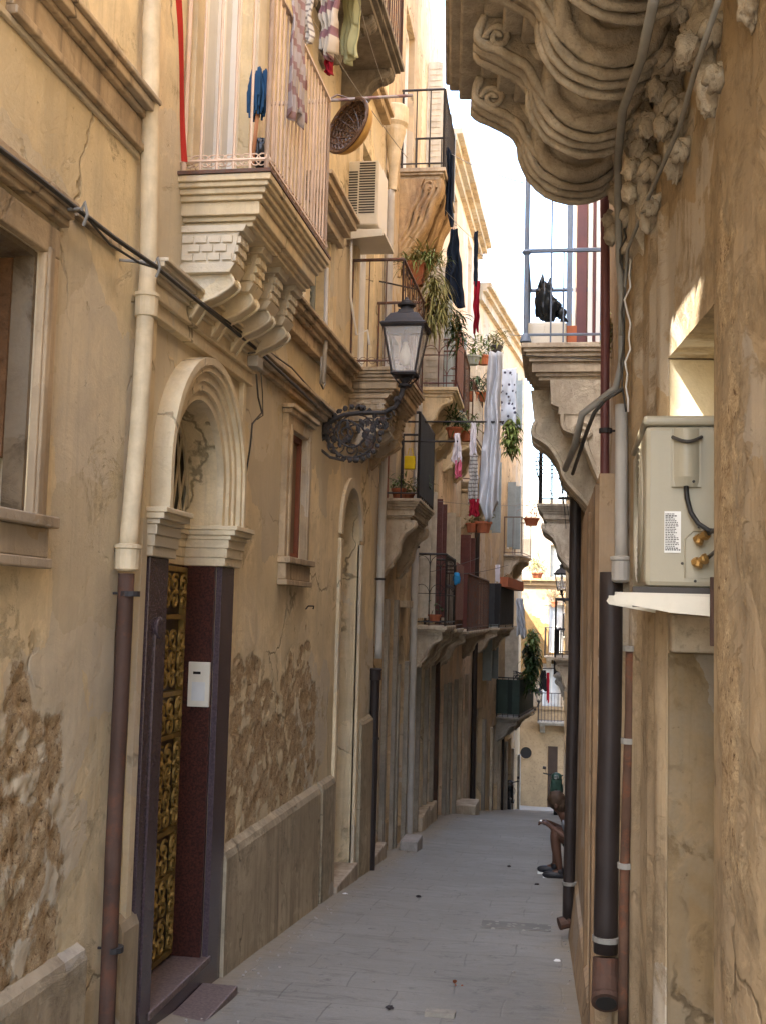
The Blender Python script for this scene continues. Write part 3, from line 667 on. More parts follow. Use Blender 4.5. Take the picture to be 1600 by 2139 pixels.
# entablature over the portal, running on as string course
p_ = MB(); moulding(p_, F, 5.42, 7.2, [(3.31, 3.29, .13), (3.29, 3.265, .11), (3.265, 3.235, .09), (3.235, 3.21, .07), (3.21, 3.14, .05), (3.14, 3.125, .062), (3.125, 3.06, .038), (3.06, 3.045, .05)])
p_.build('entablature', M['arch'], h2, bevel=.004)
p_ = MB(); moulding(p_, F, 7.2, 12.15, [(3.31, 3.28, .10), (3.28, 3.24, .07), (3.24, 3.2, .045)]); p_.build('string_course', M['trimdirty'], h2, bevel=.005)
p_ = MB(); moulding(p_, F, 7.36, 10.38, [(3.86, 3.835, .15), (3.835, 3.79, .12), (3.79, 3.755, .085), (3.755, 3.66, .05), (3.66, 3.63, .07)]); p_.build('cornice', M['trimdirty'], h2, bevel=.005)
# window with red-brown frame
window(h2, F, 8.27, 8.76, 2.03, 2.95, .035, M['redwood'], M['brownpanel'], 'narrow window with red brown frame', panes=(1, 1), depth_frame=.03, fw=.045)
surround(h2, F, 8.27, 8.76, 2.03, 2.95, .13, .045, M['trimdirty'])
# tall arched blind doorway
MB().box(F, 10.3, 11.22, -.27, -.24, -1, 2.85).build('blocked_doorway', M['blocked'], h2)
p_ = MB(); p_.box(F, 10.2, 10.3, -.02, .03, -.85, 2.3); p_.box(F, 11.22, 11.32, -.02, .03, -.85, 2.3)
for r0, r1, e in ((.46, .56, .03),):
    for k in range(20):
        A, B = pi * k / 20, pi * (k + 1) / 20; c = 10.76; z = 2.34
        p_.add([F.P(c - r * cos(t), d, z + r * sin(t)) for d in (-.01, e) for r, t in ((r0, A), (r0, B), (r1, B), (r1, A))], [(4, 5, 6, 7), (0, 1, 5, 4), (3, 2, 6, 7)])
p_.build('doorway_frame', M['trim'], h2, bevel=.005)
MB().box(F, 10.26, 11.26, -.24, .07, -1.2, -.78).build('doorstep', M['stone'], h2, bevel=.012)
# balcony doors and upper windows
window(h2, F, 6.12, 7.06, 3.9, 6.3, .12, M['white'], M['greywhite'], 'tall white balcony door', panes=(3, 1), name='balcony_door', depth_frame=.05, fw=.06)
window(h2, F, 8.75, 9.5, 3.9, 4.9, .15, M['greygreen'], M['greywhite'], panes=(2, 1), louvre=True)
window(h2, F, 10.7, 11.6, 3.9, 6.2, .12, M['white'], M['greywhite'], panes=(2, 1), name='balcony_door')
for a, b, c, d in ((8.3, 9.2, 6.75, 9.0),): window(h2, F, a, b, c, d, .12, M['greygreen'], M['greywhite'], panes=(2, 1), name='balcony_door', louvre=True)
for a, b in ((5.95, 6.1), (7.09, 7.25), (10.52, 10.68), (9.55, 9.68), (8.55, 8.7)):
    MB().box(F, a, b, -.02, .035, 3.87, 6.35 if a != 9.55 and a != 8.55 else 4.95).build('pilaster', M['trim'], h2, bevel=.004)
b1 = balcony(h2, F, 5.84, 7.3, .5, 3.88, M['trim'], 'brick', 4, bw=.17, bmat=M['arch'], label='nearest moulded balcony with brick patterned brackets')
mb = MB(); mb.box(F, 5.83, 7.31, -.02, .505, 3.881, 3.899); mb.build('floor_edge', M['rustiron'], b1)
railing(b1, F, 5.87, 7.27, .5, 3.9, 1.02, M['creamrail'], .082, 'curl', .0078)
# slab of closely set flat slats on the alley side of that rail
b2 = balcony(h2, F, 10.4, 11.9, .52, 3.88, M['trimdirty'], 'brick', 3, bw=.17, bmat=M['trimdirty'], railmat=M['rustiron'], rail='curl', step=.15, label='second moulded balcony beyond the street lamp', r=.006)
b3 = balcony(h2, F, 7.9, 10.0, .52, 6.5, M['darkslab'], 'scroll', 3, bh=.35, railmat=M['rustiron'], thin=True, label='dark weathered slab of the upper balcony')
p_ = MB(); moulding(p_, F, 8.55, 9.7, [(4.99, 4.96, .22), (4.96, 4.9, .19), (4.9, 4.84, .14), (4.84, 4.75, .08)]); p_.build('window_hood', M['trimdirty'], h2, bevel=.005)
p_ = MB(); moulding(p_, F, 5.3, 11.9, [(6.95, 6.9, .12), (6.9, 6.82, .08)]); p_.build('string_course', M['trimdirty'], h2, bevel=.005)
# ------------------------------------------------------------------ third house: small balcony, carved upper balcony, door and niche
def house(name, F, s1, z0, z1, mat, label, ops, cat='house', s0=0, **k):
    r = thing(name, F.P((s0 + s1) / 2, 0, g(F.P((s0 + s1) / 2, 0, 0).y)), label, cat, 'houses along the alley')
    mb, wr = facade(F, s0, s1, z0, z1, ops, **k); mb.build('wall', M[mat], r)
    return r
F3 = Fr(-2.10, 12.0, -2.17, 15.5)
def o_(a, b, c, e, **k): return dict(s0=a, s1=b, z0=c, z1=e, **k)
def sz(Fx, x, y, d=0): return Fx.px(x, y, d)
ops3 = [o_(.12, .95, -1.0, 1.75, d=.25), o_(1.25, 1.9, -.9, 2.05, arch=True, d=.2), o_(2.3, 3.1, -1.15, 1.3, arch=True, d=.3), o_(.9, 1.75, 2.92, 4.9, d=.15), o_(1.7, 2.6, 7.1, 9.3, d=.15), o_(2.45, 3.0, 1.75, 2.5, d=.15), o_(.3, .9, 5.0, 6.6, d=.15), o_(2.5, 3.2, 4.9, 6.4, d=.15)]
h3 = house('ochre_house', F3, 3.5, -2.2, 10.6, 'h3', 'stained ochre house with a small bracketed balcony and the carved balcony high above', ops3)
MB().box(F3, .12, .95, -.28, -.25, -1.1, 1.8).build('door', M['orangewood'], h3)
MB().box(F3, .05, 1.05, -.25, .10, -1.6, -1.0).build('doorstep', M['stone'], h3, bevel=.012)
MB().box(F3, 1.25, 1.9, -.23, -.2, -1, 2.1).build('blocked_doorway', M['blocked'], h3)
window(h3, F3, 2.3, 3.1, -1.2, 1.3, .25, M['slate'], M['slate'], panes=(2, 3), name='door')
for a, b in ((2.14, 2.29), (3.11, 3.26)): MB().box(F3, a, b, -.02, .06, -1.4, .95).build('door_jamb', M['greystone'], h3, bevel=.006)
for a, b in ((1.08, 1.24), (1.91, 2.07)): MB().box(F3, a, b, -.02, .05, -1.35, 1.75).build('door_jamb', M['greystone'], h3, bevel=.006)
for a, b, c, d, fm, pm in ((.9, 1.75, 2.92, 4.9, 'redwood', 'greywhite'), (1.7, 2.6, 7.1, 9.3, 'white', 'greywhite'), (.3, .9, 5.0, 6.6, 'greygreen', 'greywhite'), (2.5, 3.2, 4.9, 6.4, 'greygreen', 'greygreen')):
    window(h3, F3, a, b, c, d, .12, M[fm], M[pm], panes=(2, 1), louvre=fm == 'greygreen')
window(h3, F3, 2.45, 3.0, 1.75, 2.5, .12, M['white'], M['lens'], panes=(2, 2))
MB().box(F3, 2.35, 3.1, -.02, .1, 1.66, 1.75).build('window_sill', M['stone'], h3, bevel=.005)
b5 = balcony(h3, F3, .62, 2.3, .44, 2.88, M['stone'], 'scroll', 2, bh=.62, bw=.16, railmat=M['iron'], rail='plain', step=.2, rh=.98, label='small stone balcony with flower pots and a yellow bag', r=.009)
sc_ = MB().box(F3, .64, 2.3, .405, .42, 2.93, 3.84); sc_.build('screen', M['darkscreen'], b5)
b4 = balcony(h3, F3, 1.45, 2.95, .56, 7.05, M['stone'], None, 0, railmat=M['iron'], step=.16, rh=1.0, label='upper balcony on deeply carved ochre brackets', thin=True, r=.008)
for k in range(3):
    s = 1.5 + k * .58; mb = MB(); zt, h, a = 6.92, 1.12, .5
    og = curved_profile([(a, zt), (a - .02, zt - .15), (a * .8, zt - .3), (a * .66, zt - .55), (a * .42, zt - .75), (a * .2, zt - .95), (.03, zt - h)])
    mb.prof(F3, [(-.01, zt)] + og + [(-.01, zt - h)], s + .02, s + .26)
    for j in range(4):
        og2 = [(max(.01, d - j * .085), z - j * .04) for d, z in og]
        mb.tube([F3.P(s + .0 - .012 * j, d, z) for d, z in og2], .03, 6)
    for j in range(5): mb.tube([F3.P(s + .02 + j * .055, d + .01, z) for d, z in og], .026, 6)
    for d, z, r in ((.42, zt - .12, .09), (.30, zt - .42, .08), (.17, zt - .70, .07), (.08, zt - .95, .06)):
        mb.tube(spiral(F3.P(s - .015, d - .06, z), F3.n, Vector((0, 0, 1)), r, .015, 1.6, 20), .018, 5); mb.blob(F3.P(s - .01, d - .06, z), r * .5, .5, 12, 6, k)
    mb.build('bracket', M['carve2'], b4)
mb = MB(); mb.prof(F3, [(-.01, 5.78), (.10, 5.9), (.13, 6.5), (.3, 6.92), (-.01, 6.92)], 1.47, 2.93); mb.build('coving', M['carve2'], b4)
# ------------------------------------------------------------------ fourth to sixth houses
F4 = Fr(-2.17, 15.5, -2.28, 19.5)
def shutters(root, Fx, a, b, c, d, mt):
    for s, e in ((a - .05, -.02), (b + .02, .03)):
        mb = MB(); mt = dict(white='shutcream', greywhite='greygreen').get(mt, mt); mb.box(Fx, s, s + .03, .01, .23, c + .03, d)
        for k in range(int((d - c) / .09)): mb.box(Fx, s - .008, s + .038, .04, .20, c + .05 + k * .09, c + .09 + k * .09)
        mb.build('open_shutter', M[mt], root)
ops4 = [o_(.25, 1.15, -1.6, 1.0, arch=True, d=.25), o_(1.5, 2.2, -1.7, .6, d=.25), o_(2.6, 3.5, -1.9, .8, d=.3), o_(.5, 1.3, 1.5, 3.4, d=.15), o_(2.4, 3.2, 1.5, 3.4, d=.15), o_(1.0, 1.8, 5.0, 7.0, d=.15), o_(2.7, 3.4, 5.0, 7.0, d=.15), o_(.8, 1.6, 8.2, 9.8, d=.15), o_(2.6, 3.3, 8.2, 9.8, d=.15)]
h4 = house('grey_tan_house', F4, 4.0, -3, 10.8, 'h4', 'grey tan house with arch topped iron rails and reed screens', ops4)
MB().box(F4, .25, 1.15, -.28, -.25, -1.9, 1.1).build('door', M['slate'], h4); MB().box(F4, 1.5, 2.2, -.28, -.25, -1.9, .7).build('door', M['redwood'], h4); MB().box(F4, 2.6, 3.5, -.33, -.3, -2.1, .9).build('door', M['orangewood'], h4)
for a, b, zt in ((.08, .24, .9), (1.16, 1.3, .9), (2.42, 2.58, .95), (3.52, 3.68, .95)): MB().box(F4, a, b, -.02, .06, -2.0, zt).build('door_jamb', M['greystone'], h4, bevel=.006)
for i, (a, b, c, d) in enumerate(((.5, 1.3, 1.5, 3.4), (2.4, 3.2, 1.5, 3.4), (1.0, 1.8, 5, 7), (2.7, 3.4, 5, 7), (.8, 1.6, 8.2, 9.8), (2.6, 3.3, 8.2, 9.8))): window(h4, F4, a, b, c, d, .12, M[['white', 'redwood', 'maroon', 'white', 'white', 'greygreen'][i]], M[['greywhite', 'white', 'reed', 'greywhite', 'greywhite', 'greygreen'][i]], panes=(2, 1), louvre=i == 5); shutters(h4, F4, a, b, c, d, ['white', 'maroon', 'white', 'greywhite', 'white', 'greygreen'][i])
for a, b in ((1.3, 2.5), (2.55, 3.75)): MB().box(F4, a, b, -.2, .12, -2.6, g(15.5 + a) + .22).build('doorstep', M['stone'], h4, bevel=.012)
b7 = balcony(h4, F4, .25, 2.0, .5, 1.42, M['stone'], 'scroll', 2, bh=.5, railmat=M['iron'], rail='arched', step=.24, rh=1.0, label='balcony with arch topped iron rail', thin=True, r=.007)
b7b = balcony(h4, F4, 2.12, 3.9, .5, 1.36, M['stone'], 'scroll', 2, bh=.5, railmat=M['rustiron'], rail='plain', step=.16, rh=.98, label='balcony behind a red brown reed mat', thin=True, r=.006)
MB().box(F4, 2.15, 3.86, .475, .485, 1.5, 2.4).build('screen', M['reed'], b7b)
b6 = balcony(h4, F4, .6, 2.1, .55, 4.85, M['trim'], 'scroll', 2, bh=.5, railmat=M['maroon'], rail='arched', step=.25, rh=1.05, thin=True, label='balcony with maroon arched railing', r=.008)
MB().box(F4, .65, 2.05, .525, .535, 4.95, 5.8).build('screen', M['reed'], b6)
b6b = balcony(h4, F4, 2.4, 3.8, .55, 4.8, M['trim'], 'scroll', 2, bh=.5, railmat=M['rustiron'], step=.18, thin=True, r=.006)
F5 = Fr(-2.28, 19.5, -2.2, 26)
ops5 = [o_(.4, 1.4, -2.3, .2, d=.3), o_(2.2, 3.1, -2.5, .1, arch=True, d=.3), o_(4.2, 5.2, -2.9, -.2, d=.3), o_(.8, 1.6, 1.4, 3.4, d=.15), o_(3.6, 4.5, 1.2, 3.2, d=.15), o_(1.2, 2.0, 4.9, 6.9, d=.15), o_(4.0, 4.9, 4.9, 6.9, d=.15), o_(1.2, 2, 8, 9.6, d=.15), o_(4, 4.9, 8, 9.6, d=.15)]
h5 = house('pink_house', F5, 6.5, -4, 10.2, 'h5', 'pinkish house hung with washing, beyond the arch railed balconies', ops5)
for i, (a, b, c, d) in enumerate(((.4, 1.4, -2.4, .2), (2.2, 3.1, -2.6, .1), (4.2, 5.2, -3, -.2))): MB().box(F5, a, b, -.33, -.3, c, d).build('door', M[['redwood', 'slate', 'orangewood'][i]], h5)
for i, q in enumerate(((.8, 1.6, 1.4, 3.4), (3.6, 4.5, 1.2, 3.2), (1.2, 2, 4.9, 6.9), (4, 4.9, 4.9, 6.9), (1.2, 2, 8, 9.6), (4, 4.9, 8, 9.6))): window(h5, F5, *q, .12, M[['maroon', 'white'][i % 2]], M[['white', 'greywhite', 'pinkwhite'][i % 3]], panes=(2, 1)); c_ = q[2] < 6 and shutters(h5, F5, *q, ['white', 'maroon', 'greywhite', 'white', 'redwood', 'white'][i])
for a in (.2, 1.45, 2.0, 3.15, 4.0, 5.25): MB().box(F5, a, a + .17, -.02, .07, -3.6, .3).build('door_jamb', M['greystone' if a < 4 else 'stone'], h5, bevel=.006)
MB().box(F5, 3.3, 4.2, -.1, .45, -3.4, g(23.2) + .25).build('doorstep', M['stone'], h5, bevel=.015)
p_ = MB(); moulding(p_, F5, 0, 6.5, [(10.2, 10.1, .3), (10.1, 9.98, .2), (9.98, 9.85, .1)]); p_.build('cornice', M['trimdirty'], h5)
b8 = balcony(h5, F5, .3, 4.7, .55, 1.3, M['stone'], 'scroll', 2, bh=.5, railmat=M['rustiron'], step=.16, thin=True, label='balcony with white shutters and maroon posts', r=.007)
b9 = balcony(h5, F5, .5, 2.5, .55, 4.75, M['trim'], 'scroll', 2, bh=.5, railmat=M['rustiron'], step=.18, thin=True, label='balcony with flower boxes on its white panel rail', r=.007)
MB().box(F5, .55, 2.45, .51, .52, 4.85, 5.6).build('panel', M['white'], b9)
b10 = balcony(h5, F5, 3.6, 5.6, .6, 4.3, M['stone'], 'scroll', 2, bh=.7, bw=.2, railmat=M['rustiron'], step=.2, label='sunlit balcony with heavy scroll brackets', r=.008)
F6 = Fr(-2.2, 26, -1.42, 34)
ops6 = [o_(.6, 1.6, -3.4, -.6, d=.3), o_(3, 4, -3.8, -1.2, d=.3), o_(5.4, 6.4, -4.3, -1.8, d=.3), o_(1.5, 2.4, .0, 2, d=.15), o_(5, 5.9, -.7, 1.3, d=.15), o_(1.5, 2.4, 3.6, 5.4, d=.15), o_(5, 5.9, 3.4, 5.2, d=.15), o_(1.5, 2.4, 6.8, 8.2, d=.15), o_(5, 5.9, 6.8, 8.2, d=.15)]
h6 = house('corner_house', F6, 8.04, -5.2, 9.3, 'h6', 'last house on the left, at the corner with the green balcony', ops6)
for i, (a, b, c, d) in enumerate(((.6, 1.6, -3.6, -.6), (3, 4, -3.9, -1.2), (5.4, 6.4, -4.4, -1.8))): MB().box(F6, a, b, -.33, -.3, c, d).build('door', M[['slate', 'redwood', 'red'][i] if i < 2 else 'redwood'], h6)
for i, q in enumerate(((1.5, 2.4, 0, 2), (5, 5.9, -.7, 1.3), (1.5, 2.4, 3.6, 5.4), (5, 5.9, 3.4, 5.2), (1.5, 2.4, 6.8, 8.2), (5, 5.9, 6.8, 8.2))): window(h6, F6, *q, .12, M[['greygreen', 'white'][i % 2]], M['greywhite'], panes=(2, 1), louvre=i % 2 == 0); shutters(h6, F6, *q, ['greywhite', 'white', 'greygreen'][i % 3])
p_ = MB(); moulding(p_, F6, 0, 8.1, [(9.3, 9.2, .3), (9.2, 9.1, .2), (9.1, 8.9, .1)]); p_.build('cornice', M['trimdirty'], h6)
for a in (.4, 1.62, 2.8, 4.05, 5.2, 6.45, 7.7): MB().box(F6, a, a + .18, -.02, .07, -4.9, -.5 - a * .25).build('door_jamb', M['greystone' if int(a) % 2 else 'stone'], h6, bevel=.006)
b8b = balcony(h6, F6, .25, 2.5, .6, 1.3, M['stone'], 'scroll', 2, bh=.5, railmat=M['iron'], step=.16, thin=True, label='balcony behind a dark grey screen', r=.008)
s_ = MB(); s_.box(F6, .3, 2.45, .58, .59, 1.38, 2.3); s_.box(F6, .25, .262, .3, .59, 1.38, 2.3); s_.build('screen', M['darkscreen'], b8b)
b11 = balcony(h6, F6, 3.6, 6.4, .62, -1.0, M['greystone'], 'scroll', 3, bh=.5, railmat=M['iron'], step=.16, thin=True, label='dark iron balcony overgrown with green plants', r=.009)
s_ = MB(); s_.box(F6, 3.62, 6.37, .59, .6, -.92, -.05); s_.box(F6, 3.6, 3.612, 0, .6, -.92, -.05); s_.build('screen', M['greenscreen'], b11)
b12 = balcony(h6, F6, 4.4, 6.4, .5, 3.2, M['stone'], 'scroll', 2, bh=.5, railmat=M['rustiron'], step=.2, thin=True, r=.007)
# ------------------------------------------------------------------ house across the end
FE = Fr(-5.5, 41.5, 6, 41.5, side=1)
opsE = [o_(1.2, 2.1, 0, 1.8, d=.2), o_(4.55, 5.2, -2.0, -.1, d=.2), o_(4.75, 5.3, .3, 2.0, d=.2)]
end = house('apricot_house', FE, 11.5, -6, 3.0, 'endl', 'sunlit apricot house closing the end of the alley', opsE)
w_ = MB(); w_.box(FE, 0, 11.5, .0, .04, -6, -1.65); we = w_.build('lower_wall', M['endb'], end)
w_ = MB(); w_.box(FE, 4.78, 5.12, .041, .05, -5.2, -3.0); w_.build('door', M['doordark'], end)
ow = MB().lathe([(0, .0), (.2, .0), (.2, .052), (0, .053)], FE.P(4.0, 0, -3.27), FE.n, 20).build('round_window', M['lens'], end)
MB().tube([FE.P(4.0 + .22 * cos(t), .05, -3.27 + .22 * sin(t)) for t in [2 * pi * i / 24 for i in range(24)]], .02, 5, closed=True).build('frame', M['endb'], ow)
p_ = MB(); moulding(p_, FE, 0, 11.5, [(-1.6, -1.72, .09), (3.0, 2.86, .2), (2.86, 2.7, .1)]); p_.build('string_course', M['endb'], end)
for q in ((4.55, 5.2, -2.0, -.1), (4.75, 5.3, .3, 2.0), (1.2, 2.1, 0, 1.8)): window(end, FE, *q, .15, M['white'], M['greywhite'], panes=(2, 1), louvre=q[2] > 1)
balcony(end, FE, 4.4, 5.6, .6, -2.1, M['greystone'], 'scroll', 2, bh=.3, railmat=M['iron'], step=.12, thin=True, label='lower balcony of the end house', r=.01)
balcony(end, FE, 4.6, 5.2, .6, .2, M['stone'], 'scroll', 2, bh=.3, railmat=M['iron'], step=.12, thin=True, label='middle balcony of the end house', r=.01)
balcony(end, FE, 5.25, 6.6, .6, .9, M['greystone'], 'scroll', 2, bh=.25, railmat=M['iron'], step=.12, thin=True, rh=.8, label='top balcony of the end house', r=.01)
FU = Fr(-7, 45.5, 8, 45.5); up = house('white_house', FU, 15, -5, 6.2, 'endu', 'taller whitewashed house behind the apricot one', [o_(6.2, 7.0, 3.1, 4.4, d=.2)])
MB().box(FU, 6.2, 7.0, -.23, -.2, 3.0, 4.5).build('window', M['greygreen'], up)
FC = Fr(-9.5, 35.6, -2.7, 35.6); hc = thing('unseen_shade_house', (-6, 37, g(36)), 'unseen low house added behind the corner house to shade the end wall', 'house', 'houses along the alley')  # added out of view so its shadow darkens the lower end wall
MB().box(FC, 0, 6.8, -5.6, 0, -6, 3.4).build('wall', M['h3'], hc); mb = MB(); mb.prof(FC, [(.3, 3.35), (-2.8, 4.2), (-5.9, 3.35)], -.1, 6.9); mb.build('roof', M['terra'], hc)
# ------------------------------------------------------------------ near right house: rough wall, niche, baroque balcony overhead
FR = Fr(.828, .136, .25, 5.638, side=-1); FR.warp = (1.015, 0, 1.0, 0)
r1 = thing('rough_house', (.9, 2.5, g(2)), 'rough tan house on the right with walled up niche and huge carved balcony', 'house', 'houses along the alley')
def rdisp(s, z):
    e = min(1, min(abs(s - 3.56), abs(s - 4.35)) / .08) if z < 2.7 else 1
    n = noise.fractal(Vector((s * 2.2, z * 1.2, 7)), .9, 2, 5); n2 = noise.turbulence(Vector((s * 13, z * 9, 2)), 4, False)
    near = min(1, max(0, (3.6 - s) / .25)); k = e * (.25 + .75 * near)
    pit = max(0, noise.noise(Vector((s * 24, z * 19, 5))) - .30)
    m_ = max(0, min(1, .5 + n * 1.1)) * (.25 + .75 * near)
    d = k * (.016 * n - .003 * (n2 - .5) * near - .03 * pit * near) + .02 * near
    nn = .02 * noise.noise(Vector((s * 3, z * 1.5, 8)))
    for a, b, e_ in ((4.37, 4.47, .028), (4.64, 4.72, .02), (4.95, 5.12, .026), (5.28, 5.5, .04)):
        if z < 3.25: d += e_ * max(0, min(1, min(s + nn - a, b - s - nn) / .03))
    return d, m_ * .62
NR = dict(s0=3.56, s1=4.35, z0=-1, z1=2.62, d=.3)
mb, wr = facade(FR, -3, 5.46, -1.0, 4.12, [NR], fine=(-.9, 4.1, .035), disp=rdisp)
mb.build('wall', M['r1'], r1, attr=wr, smooth=True)
MB().box(FR, -3, 5.46, -4, 0, 4.122, 13).build('upper_wall', M['r2'], r1)
p_ = MB(); p_.box(FR, 3.56, 4.335, -.34, -.27, -1, 1.47); p_.box(FR, 4.335, 4.347, -.34, -.006, -1, 1.47); p_.build('niche_infill', M['r1b'], r1)
p_ = MB(); p_.box(FR, 4.27, 4.347, -.33, -.004, 1.475, 1.62); p_.box(FR, 3.57, 4.268, -.34, -.26, 1.475, 1.62); p_.build('niche_sill', M['stone'], r1, bevel=.012)
MB().box(FR, 4.335, 4.347, -.33, -.006, 1.625, 2.612).build('niche_jamb', M['arch'], r1)
MB().box(FR, 3.5, 4.4, -.36, -.3, 1.5, 2.7).build('niche_back', M['h2'], r1)
# --- balcony overhead
bb = MB(); Z = 4.36
for zt, zb, p, e in ((0, -.07, .91, 0), (-.07, -.11, .89, .02), (-.11, -.17, .84, .05), (-.17, -.20, .74, .08), (-.20, -.28, .66, .12), (-.28, -.32, .58, .14), (-.32, -.40, .50, .17)):
    bb.box(FR, -1.5 + e, 5.5 - e, -.03, p, Z + zb, Z + zt)
bb = bb.build('balcony', M['carve'], r1, bevel=.012); bb['label'] = 'huge stone balcony on carved volute brackets'
E3 = Vector((0, 0, 1))
for k in range(9):
    s = 5.12 - .56 * k; mb = MB(); cz_ = 3.87; cd = .27; w = .22
    # ringed drum of the volute, its axis along the facade
    ring = [(0, -.005), (.05, -.005), (.055, .02), (.085, .02), (.09, -.012), (.125, -.012), (.13, .008), (.16, .008), (.165, -.012), (.205, -.008), (.225, .02), (.215, .045), (.228, .075), (.212, .105), (.228, .135), (.215, .17), (.222, .2), (.205, .228), (.16, .23), (0, .23)]
    mb.lathe(ring, FR.P(s, cd, cz_), FR.u, 30)
    mb.prof(FR, [(-.01, cz_ + .16), (.55, cz_ + .16), (.52, cz_ + .1), (-.01, cz_ - .1)], s + .02, s + w - .02)
    # modillion scroll reaching out under the slab
    og = curved_profile([(.74, Z - .20), (.76, Z - .30), (.66, Z - .36), (.56, Z - .42), (.50, Z - .52), (.44, Z - .6)])
    mb.prof(FR, [(.4, Z - .2)] + og + [(.4, Z - .6)], s + .03, s + w - .03)
    for e in (.03, .11, .19): mb.tube([FR.P(s + e, d, z) for d, z in og], .022, 6)
    mb.tube(spiral(FR.P(s + .02, .68, Z - .3), FR.n, E3, .055, .01, 1.5, 18), .016, 5)
    # shell lips and rope folds round the drum
    for j in range(3):
        R_ = .24 + .012 * j; mb.tube([FR.P(s + .05 + j * .06, cd + R_ * cos(t), cz_ + R_ * sin(t)) for t in [-pi * .98 + pi * 1.05 * i / 16 for i in range(17)]], .02, 6)
    # console against the wall: bulging mask-like leaf carving
    for (d, z, r, a) in ((.06, cz_ + .02, (.09, .12, .13), .6), (.045, cz_ - .17, (.075, .10, .11), .8), (.03, cz_ - .36, (.06, .085, .11), .8), (.02, cz_ - .53, (.045, .06, .09), .6)):
        mb.blob(FR.P(s + w * .5, d, z), r, a * .4, 9, 20, k, flutes=5, ax=k % 2)
        for j in range(5):
            A = radians(200 + 28 * j); c = FR.P(s - .0 + .015 * (j % 2), d + .01, z); pts = [c + FR.n * (r[0] * 1.05 * cos(A) * t) + E3 * (r[2] * 1.1 * sin(A) * t + .03 * t * t) - FR.u * (.05 * sin(pi * t)) for t in [i / 6 for i in range(7)]]
            mb.tube(pts, [.012 + .012 * sin(pi * i / 6) for i in range(7)], 5)
    for j in range(7):
        A = rnd.uniform(0, 2 * pi); mb.blob(FR.P(s + rnd.uniform(0, w), .04 + .08 * rnd.random(), cz_ - .45 + .08 * j), (.035, .035, .045), .4, 9, 12, j, flutes=4, ax=j % 2)
    mb.jitter(.008, 16).build('bracket', M['carve'], bb, smooth=True)
mb = MB(); mb.prof(FR, [(-.01, 3.2), (.04, 3.3), (.05, 3.6), (.12, 3.75), (.13, 3.93), (-.01, 3.93)], 4.9, 5.44); mb.build('wall_console', M['carve'], bb)
# ------------------------------------------------------------------ second right house with railed balcony
F2 = Fr(.135, 5.62, .07, 8.9, side=-1); F2U = Fr(.235, 5.62, .19, 8.9, side=-1)
r2 = house('shuttered_house', F2, 3.28, -1.6, 2.3, 'r2', 'narrow tan house on the right behind the dark pipes, its balcony holding a cream box', [o_(.25, .95, -1.2, 1.6, arch=True, d=.12)])
mb, wr = facade(F2U, 0, 3.28, 2.3, 12.6, [o_(1.9, 2.8, 3.52, 5.9, d=.2)]); mb.build('upper_wall', M['r2'], r2)
p_ = MB(); p_.box(F2, .02, .2, -.02, .022, -.55, 2.25); p_.box(F2, 1.02, 1.12, -.02, .02, -.7, 2.2); p_.build('door_frame', M['orangewood'], r2, bevel=.004)
MB().box(F2, .25, .95, -.15, -.12, -1.2, 1.7).build('door', M['orangewood'], r2)
window(r2, F2U, 1.9, 2.8, 3.52, 5.9, .15, M['maroon'], M['white'], panes=(3, 1), name='balcony_door')
MB().prof(F2, [(-.02, -1.4), (.05, -1.4), (.06, -.75), (.02, -.35), (-.02, -.3)], 0, 3.14).build('plinth', M['r2'], r2)
bR = balcony(r2, F2U, 2.1, 3.14, .56, 3.46, M['stone'], None, 0, railmat=None, label='balcony with a tall blue grey corner post and cream box')
railing(bR, F2U, 2.13, 3.1, .56, 3.46, .65, M['blueiron'], .33, 'plain', .005)
mb = MB(); mb.tube([F2U.P(2.13, .53, 3.46), F2U.P(2.13, .53, 4.72)], .017, 8); mb.lathe([(.017, -.02), (.035, 0), (.02, .02)], F2U.P(2.13, .53, 4.1)); mb.lathe([(.017, -.02), (.03, -.01), (.04, .01), (.02, .03), (0, .05)], F2U.P(2.13, .53, 4.72)); mb.lathe([(.02, 0), (.04, .01), (.03, .05), (.017, .07)], F2U.P(2.13, .53, 3.46))
mb.tube([F2U.P(2.13, .36, 3.46), F2U.P(2.13, .36, 4.8)], .006, 5); mb.build('corner_post', M['blueiron'], bR)
mb = MB()
for k in range(3):
    s = 2.2 + k * .36
    mb.prof(F2U, [(-.01, 3.22), (.36, 3.22), (.35, 3.05), (.30, 3.03), (.30, 2.98), (-.01, 2.98)], s - .01, s + .17)
    og = curved_profile([(.27, 2.98), (.25, 2.88), (.14, 2.84), (.09, 2.72), (.05, 2.62), (.0, 2.5)]) if k == 0 else curved_profile([(.46, 2.985), (.47, 2.90), (.36, 2.82), (.28, 2.70), (.24, 2.58), (.10, 2.42), (.0, 2.30)])
    if k: mb.prof(F2U, [(-.01, 3.219), (.50, 3.219), (.47, 2.985), (-.01, 2.985)], s - .005, s + .165)
    mb.prof(F2U, [(-.01, 2.98)] + og, s, s + .16)
    for e in (0, .08, .16): mb.tube([F2U.P(s + e, d + .004, z) for d, z in og], .02, 5)
    mb.tube(spiral(F2U.P(s - .01, .13, 2.86), F2U.n, E3, .07, .01, 1.6, 18), .014, 5)
mb.build('bracket', M['carve'], bR)
for x0, x1, mt in ((1184, 1196, 'blueiron'), (1197, 1203, 'white'), (1204, 1226, 'maroon'), (1228, 1238, 'white'), (1239, 1244, 'maroon'), (1245, 1256, 'white')):
    a, b = onY(x0, 500, 8.45), onY(x1, 500, 8.45); e = .006 if mt == 'maroon' else 0
    MB().wbox((a.x, 8.45 - e, 3.47), (b.x, 8.50, 5.6)).build('open_shutter', M[mt], r2, bevel=.004)
